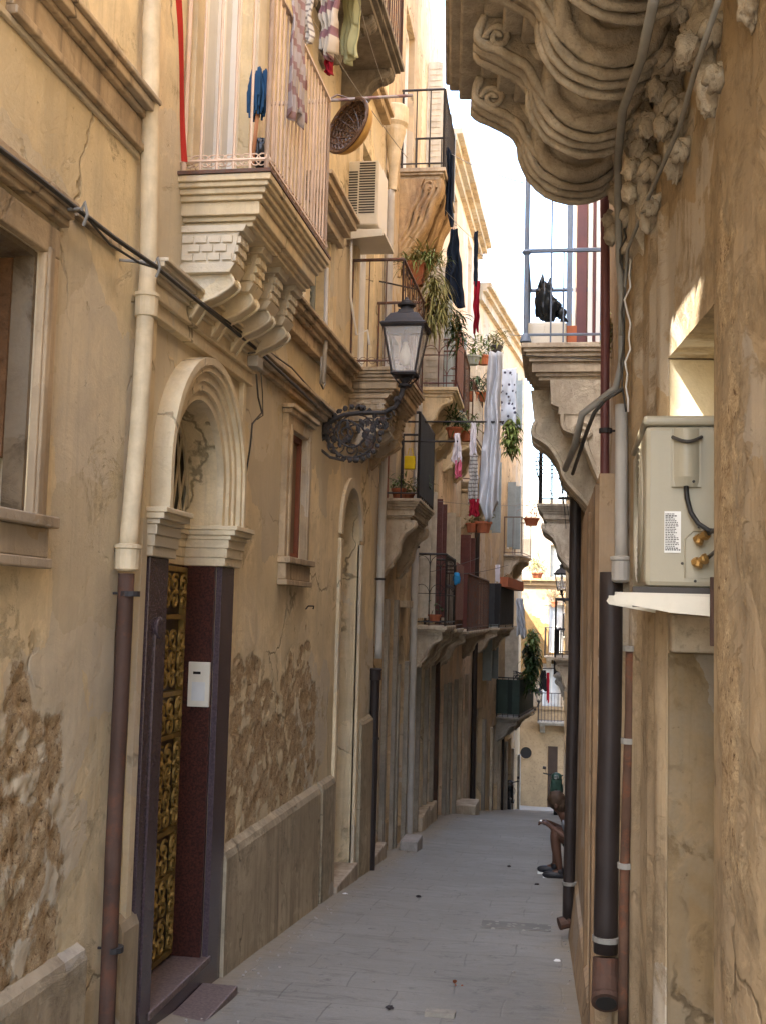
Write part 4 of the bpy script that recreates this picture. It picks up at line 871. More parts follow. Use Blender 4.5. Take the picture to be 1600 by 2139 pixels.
# ------------------------------------------------------------------ third and fourth right houses
F3R = Fr(.075, 8.9, .055, 15.2, side=-1)
r3 = house('brown_house', F3R, 6.45, -2.6, 12.0, 'r2', 'brown house on the right behind the seated person, with a dark iron balcony', [o_(3.1, 4.3, -1.5, .9, d=.55), o_(4.6, 5.6, 2.9, 5.0, d=.15)])
MB().box(F3R, 3.1, 4.3, -.58, -.55, -1.5, 1.0).build('door', M['maroon'], r3)
MB().box(F3R, 3.1, 4.3, -.55, -.03, -1.9, g(12.4) + .26).build('doorstep', M['stone'], r3, bevel=.012)
bR3 = balcony(r3, F3R, 5.2, 6.4, .48, 2.98, M['carve'], 'scroll', 2, bh=.6, bw=.2, railmat=M['iron'], step=.14, rh=1.0, label='dark iron railed balcony with a basket front', r=.007)
mb = MB()
for j in range(7):
    mb.tube([F3R.P(s, .46 + .05 * sin(pi * j / 6), 3.35 + j * .05) for s in [5.2 + .1 * i for i in range(13)]], .007, 4); mb.tube([F3R.P(5.2, d, 3.35 + j * .05) for d in (.1, .25, .46 + .05 * sin(pi * j / 6))], .007, 4)
mb.build('basket_rail', M['iron'], bR3)
F4R = Fr(.05, 15.2, .0, 24, side=-1)
r4 = house('grey_house', F4R, 8.8, -4, 11.0, 'h4', 'grey house on the right beyond the seated person', [o_(3, 4, -2.6, -.2, d=.3), o_(6, 7, -3.3, -1, d=.3), o_(2.6, 3.6, 1.2, 3.2, d=.15)])
balcony(r4, F4R, 4.6, 6.0, .3, .9, M['stone'], 'scroll', 2, bh=.5, railmat=M['iron'], step=.16, thin=True)
F5R = Fr(-.1, 24, .3, 34, side=-1)
r5 = house('far_house', F5R, 10, -5, 8.0, 'h6', 'far house on the right before the corner', [o_(3, 4, -4.3, -2, d=.3), o_(6, 7, -4.6, -2.4, d=.3)])
balcony(r5, F5R, 2, 4, .35, .3, M['greystone'], 'scroll', 2, bh=.5, railmat=M['iron'], step=.16, thin=True)
# ------------------------------------------------------------------ drainpipes
P = lambda x, y, Y: onY(x, y, Y)
drainpipe('drainpipe', [F.P(F.px(318, 40, .06)[0] * .98 + .43, .06, 13), onX(317, 60, -1.99), onX(312, 540, -1.99), onX(290, 900, -1.985), F.P(5.25, .06, 1.86)], .042, M['pvc'], 'cream painted upper drainpipe left of the portal', joints=[F.P(5.25, .06, 1.87), onX(307, 640, -1.988)], clamps=[F.P(5.25, .06, 1.90)], cm=M['rustiron'])
drainpipe('drainpipe', [F.P(5.25, .06, 1.80), F.P(5.25, .06, .5), F.P(5.25, .06, g(5.2) - .02)], .036, M['cast'], 'brown cast iron lower drainpipe left of the portal', clamps=[F.P(5.25, .08, 1.71), F.P(5.262, .072, .10)], cm=M['iron'])
drainpipe('drainpipe', [F.P(12.05, .05, 1.02), F.P(12.05, .05, g(12) - .02)], .048, M['darkpipe'], 'black pipe stub with wide mouth rising from the paving on the left', clamps=[F.P(12.05, .05, .3)], joints=[F.P(12.05, .05, .98)])
drainpipe('drainpipe', [F.P(12.15, .06, 6.2), F.P(12.15, .06, 1.15)], .042, M['greypvc'], 'grey upper pipe below the cream hopper on the left', clamps=[F.P(12.15, .06, 4), F.P(12.15, .06, 2)])
hp = MB(); c = F.P(12.15, .08, 6.2); hp.lathe([(.045, 0), (.05, .25), (.075, .4), (.08, .46), (.12, .62), (.13, .66), (.13, .70), (.155, .74), (.155, .92), (.14, .94), (.1, .94)], c, n=22); tag(hp.build('drain_hopper', M['pvc'], None, smooth=False, loc=c), 'cream flared hopper on top of the grey pipe', 'drain hopper')
drainpipe('drainpipe', [F4.P(.05, .06, 7), F4.P(.05, .06, g(15.5))], .05, M['greypvc'], 'grey drainpipe beside the reed screened balcony', clamps=[F4.P(.05, .06, 2.5)])
drainpipe('drainpipe', [F4.P(3.95, .06, 3), F4.P(3.95, .06, g(19.4))], .05, M['cast'], 'brown drainpipe between the arched rails and the pink house')
drainpipe('drainpipe', [F6.P(.1, .07, 4), F6.P(.1, .07, g(26))], .06, M['darkpipe'], 'dark drainpipe between the pink house and the corner house')
drainpipe('drainpipe', [F6.P(4.4, .07, -1.2), F6.P(4.4, .07, g(30.3))], .045, M['darkpipe'], 'dark drainpipe under the green balcony')
drainpipe('drainpipe', [P(1262, 385, 5.85), P(1264, 700, 5.85), P(1262, 1230, 5.85)], .023, M['maroon'], 'slim maroon pipe running up beside the cream box balcony', clamps=[P(1264, 900, 5.85)])
drainpipe('drainpipe', [P(1277, 1195, 5.5), P(1274, 1500, 5.5), P(1264, 1990, 5.5)], .055, M['darkpipe'], 'thick black drainpipe on the right ending in an open mouth', clamps=[P(1266, 1960, 5.5)], cm=M['greycable'])
e_ = MB(); c = P(1264, 2000, 5.5); e_.tube([c, c + Vector((0, -.02, -.09)), c + Vector((-.0, -.09, -.15))], [.058, .06, .064], 16); e_.lathe([(.045, 0), (.066, 0), (.068, .02), (.06, .035)], c + Vector((0, -.12, -.165)), (0, .8, .6), 16)
e_ = tag(e_.build('pipe_mouth', M['cast'], None, smooth=False, loc=c), 'curved open mouth at the foot of the black pipe', 'pipe outlet')
tag(MB().lathe([(0, 0), (.047, 0), (.047, .004), (0, .004)], c + Vector((0, -.123, -.167)), (0, .8, .6), 16).build('bore', M['rubber'], e_), None)
drainpipe('drainpipe', [P(1298, 845, 5.42), P(1297, 1180, 5.42)], .03, M['greypvc'], 'grey plastic pipe with taped joint above the black drainpipe', joints=[P(1296, 1190, 5.42)])
drainpipe('drainpipe', [P(1202, 985, 8.65), P(1198, 1400, 8.65), P(1190, 1700, 8.65), P(1186, 1925, 8.65)], .043, M['darkpipe'], 'black brown drainpipe in front of the seated person', clamps=[P(1188, 1845, 8.65)], cm=M['greycable'])
c = P(1184, 1925, 8.65); tag(MB().tube([c + Vector((.02, 0, .03)), c, c + Vector((-.06, -.02, -.015))], [.045, .048, .046], 12).build('pipe_shoe', M['cast'], None, loc=c), 'cast shoe at the foot of the drainpipe by the seated person', 'pipe shoe')
drainpipe('rusty_pipe', [P(1316, 1352, 5.2), P(1314, 1500, 5.2), P(1308, 1700, 5.2), P(1303, 1900, 5.2), P(1300, 2139, 5.2)], .022, M['rustpipe'], 'thin flaking rusty pipe on the right wall', clamps=[P(1315, 1355, 5.2), P(1311, 1548, 5.2), P(1304, 1808, 5.2)], cm=M['greycable'])
# grey conduit and cables hanging off the baroque balcony
pts = [onY(1365, 0, 3.4), onY(1340, 120, 3.8), onY(1300, 230, 4.3), onY(1290, 330, 4.9), onY(1290, 430, 5.25), onY(1292, 540, 5.35), onY(1298, 620, 5.35), onY(1297, 760, 5.35), onY(1285, 810, 5.35), onY(1215, 865, 5.4), onY(1200, 930, 5.6), onY(1180, 980, 6.5)]
cv = [Vector(p) for p in pts]; line('conduit', cv, .017, M['greycable'], 'thick grey conduit bending down from the carved balcony to the pipes', 'conduit', 8)
line('cable', [onY(1500, 0, 2.9), onY(1450, 150, 3.3), onY(1420, 260, 3.7), onY(1350, 420, 4.7), onY(1310, 520, 5.2), onY(1303, 620, 5.33), onY(1298, 700, 5.33)], .009, M['greycable'], 'thin cable hanging diagonally across the carved consoles')
for i, (dx, sd, lb) in enumerate(((0, 2, 'twisted dark cable running down left of the slim conduit'), (10, 5, 'bright stripped wire knotted beside the conduit'))):
    rr = random.Random(sd); line('cable', [onY(1300 + dx + rr.uniform(-7, 7) * (1 if y > 480 else .2), y, 5.3 - .01 * i) for y in range(470, 880, 26)], .005, M['cable' if i == 0 else 'white'], lb)
line('cable', [onY(1300, 812, 5.3), onY(1262, 835, 5.35), onY(1240, 862, 5.4), onY(1225, 900, 5.5), onY(1195, 990, 6.5)], .010, M['cable'], 'dark cable looping under the grey conduit')
wr_ = MB(); rr = random.Random(11)
for k in range(14):
    a = onY(rr.uniform(1160, 1235), rr.uniform(970, 1040), 8.5 + rr.random() * .2); b = a + Vector((rr.uniform(-.1, .1), 0, rr.uniform(-.35, .1))); wr_.tube(sag(a, b, rr.uniform(-.06, .08), 6), .004, 4)
for y in (1000, 1040): wr_.tube([onY(1165, y, 8.55), onY(1238, y, 8.55)], .009, 5)
for x in (1172, 1190, 1208, 1226): wr_.lathe([(.012, 0), (.02, .01), (.012, .03), (.02, .045), (.01, .06)], onY(x, 1000, 8.55), n=8)
tag(wr_.build('wire_bracket', M['cable'], None, loc=onY(1200, 1000, 8.55)), 'tangle of wires and insulators on an iron bracket beside the dark pipe', 'wire bracket')
line('cable', [onY(1258, 752, 7.7), onY(1200, 748, 7.7), onY(1090, 742, 7.7)], .004, M['cable'], 'thin wire along the cream box balcony edge')
# ------------------------------------------------------------------ big air conditioner
ac = thing('air_conditioner', (.4, 4.2, 1.62), 'beige outdoor air conditioner on the rough right wall, side with sticker and valves facing us', 'air conditioner', 'air conditioners')
def A(x, y, Y=4.0): return onY(x, y, Y)
ax0, ax1 = A(1346, 1100).x, A(1497, 1100).x; az1, az0 = A(1400, 868).z, A(1400, 1226).z
b_ = MB().wbox((ax0, 4.0, az0), (ax1 + .05, 4.78, az1 - .035)); bx = b_.build('casing', M['acbeige'], ac, bevel=.018)
MB().wbox((ax0 - .008, 3.992, az1 - .035), (ax1 + .05, 4.79, az1)).build('lid', M['acbeige'], ac, bevel=.012)
mb = MB(); a, b = A(1402, 897), A(1463, 1018)
mb.grid(lambda u, v: Vector((a.x + (b.x - a.x) * u, 3.995 - .028 * sin(pi * u) * (1 - .5 * max(0, v - .85) / .15) - .004, a.z + (b.z - a.z) * v)), 14, 12)
mb.wbox((a.x, 3.985, b.z), (b.x, 4.0, a.z)); cv_ = mb.build('valve_cover', M['acbeige'], ac, smooth=False)
tag(MB().tube([Vector((a.x + (b.x - a.x) * t, 3.975 - .028 * sin(pi * t), a.z - .03 - .02 * sin(pi * t))) for t in [i / 10 for i in range(11)]], .006, 6).build('handle_recess', M['acdark'], cv_))
mb = MB()
for x, y in ((1407, 876), (1446, 1008), (1459, 1101), (1424, 1177), (1451, 1214)): mb.lathe([(0, 0), (.005, 0), (.005, .004), (0, .006)], A(x, y) + Vector((0, -.001 - (.03 if y == 1008 else 0), 0)), (0, -1, 0), 8)
mb.build('screw', M['acdark'], ac)
sa, sb = A(1387, 1068), A(1421, 1155); st_ = MB().wbox((sa.x, 3.996, sb.z), (sb.x, 3.9995, sa.z)).build('sticker', M['white'], ac)
mb = MB()
for k in range(22):
    z = sa.z - .008 - k * (sa.z - sb.z - .014) / 22; L_ = (sb.x - sa.x); q = .5 + .4 * rnd.random(); x = sa.x + .003
    hgt = .0028 if k not in (1, 20, 21) else .004
    while x < sa.x + L_ * q: w = rnd.uniform(.003, .009); mb.wbox((x, 3.9945, z - hgt), (min(x + w, sb.x - .002), 3.9958, z)); x += w + .0022
mb.build('print', M['acdark'], st_)
mb = MB(); a, b = A(1430, 1108), A(1490, 1208); mb.tube([Vector((a.x, 3.996, b.z)), Vector((a.x, 3.996, a.z - .03)), Vector((a.x + .025, 3.996, a.z)), Vector((b.x + .03, 3.996, a.z))], .004, 5); mb.wbox((a.x, 3.995, b.z), (b.x + .03, 4.0, a.z - .02)); mb.build('valve_plate', M['acbeige'], ac)
for q0, q1 in (((1452, 1128), (1472, 1118)), ((1447, 1176), (1476, 1166))):
    mb = MB(); a, b = A(*q0, 3.97), A(*q1, 3.95); c = (a + b) / 2
    mb.lathe([(0, 0), (.014, 0), (.016, .004), (.016, .02), (.012, .022), (.012, .036), (.018, .038), (.018, .052), (.008, .054)], a, (b - a) + Vector((0, -.01, 0)), 6); mb.lathe([(.008, 0), (.014, .002), (.014, .022), (.010, .026)], c, (-.3, -.2, -1), 8)
    mb.tube([c, Vector((c.x, 4.0, c.z))], .012, 8); mb.lathe([(.01, 0), (.013, .002), (.013, .018), (0, .02)], c + Vector((.01, -.01, .005)), (.2, -1, 0), 6); mb.build('valve', M['brass'], ac, smooth=False)
for q in ([A(1478, 1165, 3.95), A(1495, 1150, 3.9), A(1520, 1135, 3.9)], [A(1474, 1118, 3.95), A(1490, 1108, 3.9), A(1515, 1100, 3.88)]): MB().tube(q, .007, 6).build('refrigerant_pipe', M['cable'], ac, smooth=True)
MB().tube([A(1432, 1016, 3.975), A(1434, 1040, 3.965), A(1442, 1070, 3.95), A(1458, 1094, 3.93), A(1480, 1108, 3.92), A(1505, 1112, 3.9)], .0085, 8).build('power_cord', M['rubber'], ac, smooth=True)
mb = MB(); fc = Vector((ax0 - .004, 4.33, (az0 + az1) / 2 - .02))
for j in range(9): mb.tube([fc + Vector((0, cos(t) * (.06 + .024 * j), sin(t) * (.06 + .024 * j))) for t in [2 * pi * i / 28 for i in range(28)]], .003, 4, closed=True)
mb.build('fan_grille', M['acbeige'], ac)
br_ = thing('wall_bracket', A(1480, 1245), 'pale steel bracket carrying the beige air conditioner', 'bracket')
for Y in (3.98, 4.62):
    mb = MB(); a, b, c, d = A(1284, 1240), A(1490, 1246), A(1490, 1288), A(1284, 1258); o_x = Vector((0, Y - 4.0, 0))
    mb.prism([a + o_x, b + o_x, c + o_x, A(1400, 1280) + o_x, d + o_x, A(1278, 1250) + o_x], Vector((0, .006, 0))); mb.wbox((a.x, Y, a.z - .001), (b.x, Y + .05, a.z + .005)); mb.build('arm', M['acwhite'], br_)
mb = MB(); a = A(1482, 1205, 3.97); b = A(1497, 1350, 3.97); mb.wbox((a.x, 3.965, b.z), (b.x + .02, 3.975, a.z)); mb.build('upright', M['cast'], br_, bevel=.003)
MB().wbox((A(1330, 0).x, 4.0, A(0, 1235).z - .0), (A(1490, 0).x, 4.05, az0 - .001)).build('rubber_foot', M['acdark'], br_)
# ------------------------------------------------------------------ street lamps
Lc = onY(845, 797, 9.2); YL = 9.2
lamp = thing('street_lamp', onY(655, 880, YL), 'nearest street lamp, big four sided lantern on a scrolled iron bracket on the left', 'street lamp', 'wall lanterns along the alley')
k_ = YL / FPX; X_, Z_ = Vector((1, 0, 0)), Vector((0, 0, 1)); Yv = Vector((0, 1, 0))
mb = MB(); sq = lambda r, h: (r * 1.414, h)
mb.lathe([sq(.185, .445), sq(.19, .46), sq(.16, .475), sq(.15, .50), sq(.115, .55), sq(.07, .57), sq(.06, .585), sq(.06, .6)], Lc, sq=4)
mb.lathe([(.05, .58), (.055, .60), (.045, .63), (.075, .635), (.078, .65), (.05, .66), (.045, .68), (.02, .69), (.012, .71), (0, .715)], Lc, n=16); mb.build('lantern_roof', M['iron'], lamp)
mb = MB()
for sx in (-1, 1):
    for sy in (-1, 1): mb.tube([Lc + Vector((sx * .095, sy * .095, .06)), Lc + Vector((sx * .165, sy * .165, .45))], .011, 5)
for r, h, t in ((.1, .06, .012), (.168, .44, .014)):
    cs_ = [Lc + Vector((a * r, b * r, h)) for a, b in ((-1, -1), (1, -1), (1, 1), (-1, 1))]; mb.tube(cs_ + [cs_[0]], t, 5)
mb.lathe([sq(.1, .045), sq(.1, .058)], Lc, sq=4); mb.lathe([(.03, .045), (.05, .02), (.02, -.02), (.03, -.04), (.015, -.07)], Lc, n=10)
for a, b in ((-1, -1), (1, -1), (1, 1), (-1, 1)): mb.tube([Lc + Vector((a * .1, b * .1, .05)), Lc + Vector((a * .06, b * .06, .0)), Lc + Vector((a * .015, b * .015, -.05))], .007, 4)
mb.build('lantern_frame', M['iron'], lamp)
for i, (ax, ay) in enumerate(((0, -1), (1, 0), (0, 1), (-1, 0))):
    t = Vector((-ay, ax, 0)); n_ = Vector((ax, ay, 0)); q = [Lc + n_ * r + t * w * r + Z_ * h for r, h in ((.096, .07), (.163, .435)) for w in (-.95, .95)]
    MB().prism([q[0], q[1], q[3], q[2]], n_ * .003).build('glass_pane', M['glass'], lamp)
mb = MB(); mb.lathe([(0, .13), (.03, .14), (.046, .18), (.048, .22), (.035, .27), (.022, .31), (.022, .33)], Lc, n=16); bl = mb.build('bulb', M['bulb'], lamp, smooth=True)
MB().lathe([(.026, .33), (.028, .35), (.028, .40), (.015, .42), (.01, .44)], Lc, n=12).build('socket', M['rustiron'], bl)
mb = MB(); B = lambda x, y, dy=0: onY(x, y, YL) + Yv * dy
arm = [B(662, 905), B(690, 880), B(720, 866), B(760, 862), B(800, 862), B(825, 850), B(838, 825), B(840, 812), B(846, 800)]
mb.tube([Vector(p) for p in arm], [.022, .02, .018, .018, .018, .02, .022, .024, .02], 8); mb.blob(B(845, 806), (.06, .06, .022), .1, 6, 8); mb.blob(B(830, 835), .032, .5, 9, 8); mb.blob(B(756, 852), .026, .2, 9, 7); mb.blob(B(742, 962), .02, .2, 9, 7)
for c, r0, r1, tn, ph in (((740, 905), .235, .03, 2.3, 2.6), ((722, 905), .12, .02, 1.6, .5), ((705, 930), .09, .02, 1.5, 2), ((765, 930), .08, .015, 1.5, 4), ((770, 890), .07, .015, 1.4, 1), ((700, 890), .06, .015, 1.4, 3.6), ((790, 880), .06, .01, 1.4, 5.2), ((735, 940), .06, .012, 1.5, 5), ((812, 868), .05, .01, 1.3, 0)):
    mb.tube(spiral(B(*c), X_, Z_, r0, r1, tn, 34, ph), .009 if r0 > .1 else .0065, 5)
for j in range(26):
    A_ = j * 2 * pi / 26; mb.blob(B(740, 905) + X_ * .225 * cos(A_) + Z_ * .225 * sin(A_), (.022, .012, .022), .7, 14, 5, j)
for j in range(22):
    x = rnd.uniform(690, 810); mb.blob(B(x, 875 + rnd.uniform(0, 60) * (1 if x < 780 else .3)), (.02, .01, .03), .9, 15, 5, j)
mb.tube([B(662, 905), B(660, 930), B(690, 955), B(720, 962)], .012, 6)
mb.wbox((B(652, 0).x - .02, YL - .03, B(0, 925).z), (B(662, 0).x, YL + .03, B(0, 850).z)); mb.blob(B(668, 868), (.05, .03, .05), .6, 10, 8); mb.blob(B(662, 848), (.04, .03, .025), .4, 9, 8); mb.blob(B(675, 900), (.05, .025, .07), .7, 12, 8, 3)
mb.build('bracket', M['iron'], lamp)
wv = lambda o, p, s, lb, mx=1: (setattr(o, 'location', p - Vector(((Lc - Lroot).x * s * mx, 0, (Lc - Lroot).z * s))), setattr(o, 'scale', (s * mx, s, s)), o.__setitem__('label', lb))
Lroot = lamp.location.copy()
for p, s, lb, mx in ((onY(1172, 1238, 25.5), .92, 'hanging lantern seen against the sunlit end wall, right of the alley', -1), (onY(1100, 1390, 31.0), .8, 'small lantern among the green plants of the overgrown balcony', 1), (onY(1125, 1467, 34.0), .6, 'tiny lantern on a scroll bracket below the hanging black garment', 1)):
    wv(copy_tree(lamp), p, s, lb, mx)
# ------------------------------------------------------------------ cables on the left wall
X1 = -1.955; Q = lambda x, y, X=X1: onX(x, y, X)
line('cable', [Q(-60, 270), Q(0, 311), Q(85, 375), Q(170, 443), Q(240, 497), Q(325, 556, -1.9), Q(420, 634, -1.9), Q(530, 724), Q(600, 790), Q(662, 848)], .011, M['cable'], 'thick cable clipped along the cream facade above window and portal')
line('cable', [Q(-60, 262), Q(60, 352), Q(170, 440), Q(230, 510), Q(290, 548), Q(328, 560, -1.9), Q(440, 645, -1.9), Q(536, 716), Q(610, 768), Q(690, 858), Q(740, 905)], .006, M['cable'], 'thinner cable sagging beside the thick one')
for (x, y), lb in (((172, 440), 'cable hook beside the hooded window'), ((325, 553), 'long cable hook crossing the cream drainpipe')):
    a = Q(x - (75 if x > 200 else 45), y - (10 if x > 200 else 2), -2.05); b = Q(x, y - 3, -1.9)
    tag(MB().tube([a, b, b + Vector((.01, 0, .03)), b + Vector((.02, .01, -.02)), b + Vector((.0, .02, -.06))], .007, 6).build('cable_hook', M['greycable'], None, loc=a), lb, 'hook')
jb = thing('junction_box', Q(535, 760), 'small grey junction box hanging under the cable right of the portal', 'junction box')
a = Q(527, 742, -1.97); b = Q(548, 782, -1.97); MB().wbox((-2.0, a.y, b.z), (-1.93, a.y + .13, a.z)).build('box', M['greypvc'], jb, bevel=.006)
MB().tube([Q(520, 738), Q(545, 735), Q(540, 712), Q(528, 708)], .007, 5).build('wires', M['cable'], jb)
line('cable', [Q(536, 782), Q(540, 830), Q(548, 862), Q(528, 885), Q(524, 930), Q(512, 1010, -2.03)], .006, M['cable'], 'loose wire dangling from the junction box down the wall')
line('cable', [Q(546, 780), Q(549, 820), Q(550, 868), Q(538, 876)], .004, M['cable'], 'short thin loop of wire beside the loose wire')
line('cable_hook', [onX(640, 1272, -2.045), onX(645, 1266, -1.98), onX(656, 1266, -1.97), onX(655, 1272, -1.97)], .006, M['iron'], 'bent iron hook left in the wall below the narrow window', 'hook')
line('hanging_hook', [onX(672, 745, -1.93), onX(670, 800, -1.93), onX(676, 812, -1.93), onX(680, 800, -1.92)], .008, M['greycable'], 'long grey hook hanging from the moulded cornice', 'hook')
line('drain_spout', [onX(683, 560, -2.0), onX(680, 720, -1.96), onX(676, 800, -1.95)], .02, M['greypvc'], 'short grey waste pipe crossing the cornice left of the lamp', 'pipe')
# ------------------------------------------------------------------ intercom
YI = F.P(6.714, 0, 0).y; ic = thing('intercom', onY(417, 1430, YI), 'pale intercom panel on the red granite beside the door', 'intercom')
a, b = onY(397, 1382, YI), onY(438, 1477, YI); MB().wbox((a.x, YI - .016, b.z), (b.x, YI + .003, a.z)).build('panel', M['acwhite'], ic, bevel=.003)
MB().wbox((a.x + .03, YI - .018, a.z - .07), (a.x + .075, YI - .0155, a.z - .055)).build('display', M['lens'], ic)
mb = MB(); mb.wbox((a.x + .025, YI - .019, b.z + .035), (b.x - .025, YI - .0155, a.z - .115)); mb.build('button_print', M['greywhite'], ic)
# ------------------------------------------------------------------ on the nearest balcony
def rod(name, a, b, r, mat, label, cat): return line(name, [a, b], r, mat, label, cat)
mop = thing('mop', onY(520, 340, 6.3), 'blue yarn mop standing upside down on the nearest balcony', 'mop')
MB().tube([onY(528, 345, 6.25), onY(541, 215, 6.2)], .012, 8).build('handle', M['mophandle'], mop, smooth=True)
mb = MB(); c = onY(541, 190, 6.2); mb.blob(c + Vector((0, 0, .01)), (.045, .045, .10), .2, 8, 10)
for j in range(90):
    A_ = rnd.uniform(0, 2 * pi); r = rnd.uniform(.01, .05); p = c + Vector((r * cos(A_), r * sin(A_), .13 * rnd.random() + .0)); mb.tube([p, p + Vector((cos(A_) * .015, sin(A_) * .015, -.06)), p + Vector((cos(A_) * .01, sin(A_) * .01, -.15 - .03 * rnd.random()))], .0075, 4)
mb.build('yarn_head', M['mopblue'], mop)
tag(MB().blob(onY(545, 325, 6.3), (.045, .06, .10), .35, 8, 12).build('bag', M['bag'], None, smooth=True, loc=onY(527, 350, 6.3)), 'dark bag leaning at the foot of the mop', 'bag')
mb = MB(); a, b = onX(372, -20, -1.97), onX(388, 340, -1.94); mb.grid(lambda u, v: a.lerp(b, v) + Vector((.028 * (u - .5), .02 * sin(v * 5 + u), 0)), 3, 20)
tag(mb.build('ribbon', M['red'], None, solid=.003, loc=b), 'long red plastic ribbon hanging in front of the white balcony door', 'ribbon')
XO = -1.54
drape('towel', onX(612, -60, XO), onX(640, -10, XO), .78, M['greycloth'], 'grey patterned towel hung over the outside of the nearest balcony rail', fold=.02, taper=.1)
drape('towel', onX(618, 95, XO - .005), onX(643, 145, XO - .005), .32, M['check'], 'beige towel end with maroon squares against the rail bars', fold=.01, taper=.05)
drape('laundry', onY(668, -60, 7.3), onY(712, -70, 7.2), .62, M['check'], 'bunched beige cloth with maroon bands hanging left of the green one', fold=.05, taper=.35, seed=3)
drape('laundry', onY(680, 95, 7.3), onY(700, 92, 7.25), .2, M['crimson'], 'small dark red rag below the bunched beige cloth', fold=.03, taper=.6, seed=8)
drape('laundry', onY(722, -60, 8.4), onY(752, -60, 8.2), .72, M['greenc'], 'pale green cloth hanging beneath the dark upper balcony', fold=.04, taper=.3, seed=5)
drape('laundry', onY(625, -60, 7.2), onY(655, -60, 7.0), .5, M['greystripe'], 'grey striped cloth over the top of the nearest rail', fold=.03, taper=.2, seed=6)
for i, (x0, y0, x1, y1) in enumerate(((628, 0, 850, 330), (745, -20, 800, 170), (690, 30, 730, 120))): line('laundry_line', sag(onY(x0, y0, 7.4), onY(x1, y1, 9.4), .04), .003, M['greycable'], ['long thin washing line running past the basket', 'thin washing line under the dark balcony slab', 'short washing line beside the green cloth'][i], 'washing line')
rod('laundry_pole', onY(682, 210, 7.35), onY(860, 199, 8.2), .012, M['greycloth'], 'pale pole sticking out above the wicker basket', 'pole')
bk = thing('wicker_basket', onY(722, 200, 7.5), 'round brown wicker basket with yellow base hung at the end of the nearest balcony', 'basket')
c = onY(726, 262, 7.6); ax = Vector((-.60, -.74, .22)).normalized(); e1 = ax.orthogonal().normalized(); e2 = ax.cross(e1)
mb = MB(); mb.grid(lambda u, v: c + ax * (-.13 * cos(v * pi / 2) ** .8) + (e1 * cos(2 * pi * u) + e2 * sin(2 * pi * u)) * (.205 * sin(v * pi / 2)), 40, 12); mb.build('base', M['basket'], bk, smooth=True, solid=.006)
mb = MB()
for j in range(17):
    v = (j + 1) / 17; r = .198 * sin(v * pi / 2); h = -.118 * cos(v * pi / 2) ** .8
    mb.tube([c + ax * (h + .004 * sin(t * 18 + j * pi)) + (e1 * cos(t) + e2 * sin(t)) * r for t in [2 * pi * i / 60 for i in range(60)]], .0085, 4, closed=True)
for j in range(18):
    t = 2 * pi * j / 18; mb.tube([c + ax * (-.112 * cos(v * pi / 2) ** .8) + (e1 * cos(t) + e2 * sin(t)) * (.19 * sin(v * pi / 2)) for v in [i / 8 for i in range(9)]], .006, 4)
mb.tube([c + (e1 * cos(t) + e2 * sin(t)) * .207 for t in [2 * pi * i / 40 for i in range(40)]], .012, 6, closed=True)
mb.build('weave', M['wicker'], bk)
MB().tube([c + Vector((0, 0, .2)), onY(705, 198, 7.5), onY(690, 207, 7.4)], .006, 5).build('handle', M['wicker'], bk)
# ------------------------------------------------------------------ second air conditioner (left, high)
ac2 = thing('air_conditioner', onY(760, 470, 10.0), 'ivory air conditioner with louvred side, high on the left wall above the second moulded balcony', 'air conditioner', 'air conditioners')
a, b = onY(724, 337, 10.0), onY(789, 468, 10.0); MB().wbox((a.x, 10.0, b.z), (b.x, 10.5, a.z)).build('casing', M['acwhite'], ac2, bevel=.012)
mb = MB()
for cx0, cx1, z0_, n_ in ((a.x + .02, a.x + .115, .10, 17), (a.x + .13, b.x - .03, .02, 20)):
    for j in range(n_):
        z = a.z - z0_ - j * .0245; mb.wbox((cx0, 9.994, z - .012), (cx1, 10.001, z))
mb.build('grille', M['acdark'], ac2)
br2 = thing('wall_bracket', onY(720, 472, 10.0), 'ivory bracket tray carrying the louvred air conditioner', 'bracket')
mb = MB(); p, q = onY(716, 476, 9.95), onY(800, 484, 9.95); mb.wbox((p.x - .08, 9.95, q.z), (q.x, 10.6, q.z + .03)); mb.prism([onY(716, 476, 9.93), onY(800, 480, 9.93), onY(800, 492, 9.93), onY(720, 500, 9.93)], Vector((0, .02, 0))); mb.build('tray', M['acwhite'], br2, bevel=.004)
line('drain_hose', [onY(735, 500, 10.0), onY(733, 620, 10), onY(745, 700, 10.1), onY(768, 690, 10.2), onY(772, 720, 10.2)], .012, M['white'], 'white drain hose hanging down behind the street lamp', 'hose')
# ------------------------------------------------------------------ plants
G12 = 12.2
pl = pot_plant(onY(870, 597, G12), .125, .26, 'square terracotta pot with long trailing plant on an iron arm above the street lamp', n=170, ln=.26, w=.016, R=(.2, .16, .1), square=True, leafmat='leaf2',
          trail=[(onY(905, 590, G12), (.09, .1, .16), 200), (onY(915, 640, G12), (.08, .08, .16), 170), (onY(898, 668, G12), (.06, .07, .13), 90)], off=(.05, 0, .32))
mb = leaves(MB(), onY(885, 555, G12), (.26, .2, .1), 150, .26, .014, .6, .6, 5); mb.build('green_foliage', M['leaf'], pl)
mb = leaves(MB(), onY(890, 640, G12), (.07, .08, .2), 90, .14, .02, .9, -.6, 6); mb.build('dry_foliage', M['dryleaf'], pl)
MB().tube([F.P(11.93, 0, onY(0, 600, G12).z - .15), onY(868, 604, G12), onY(850, 575, G12), onY(848, 560, G12)], .01, 6).build('iron_arm', M['iron'], pl)
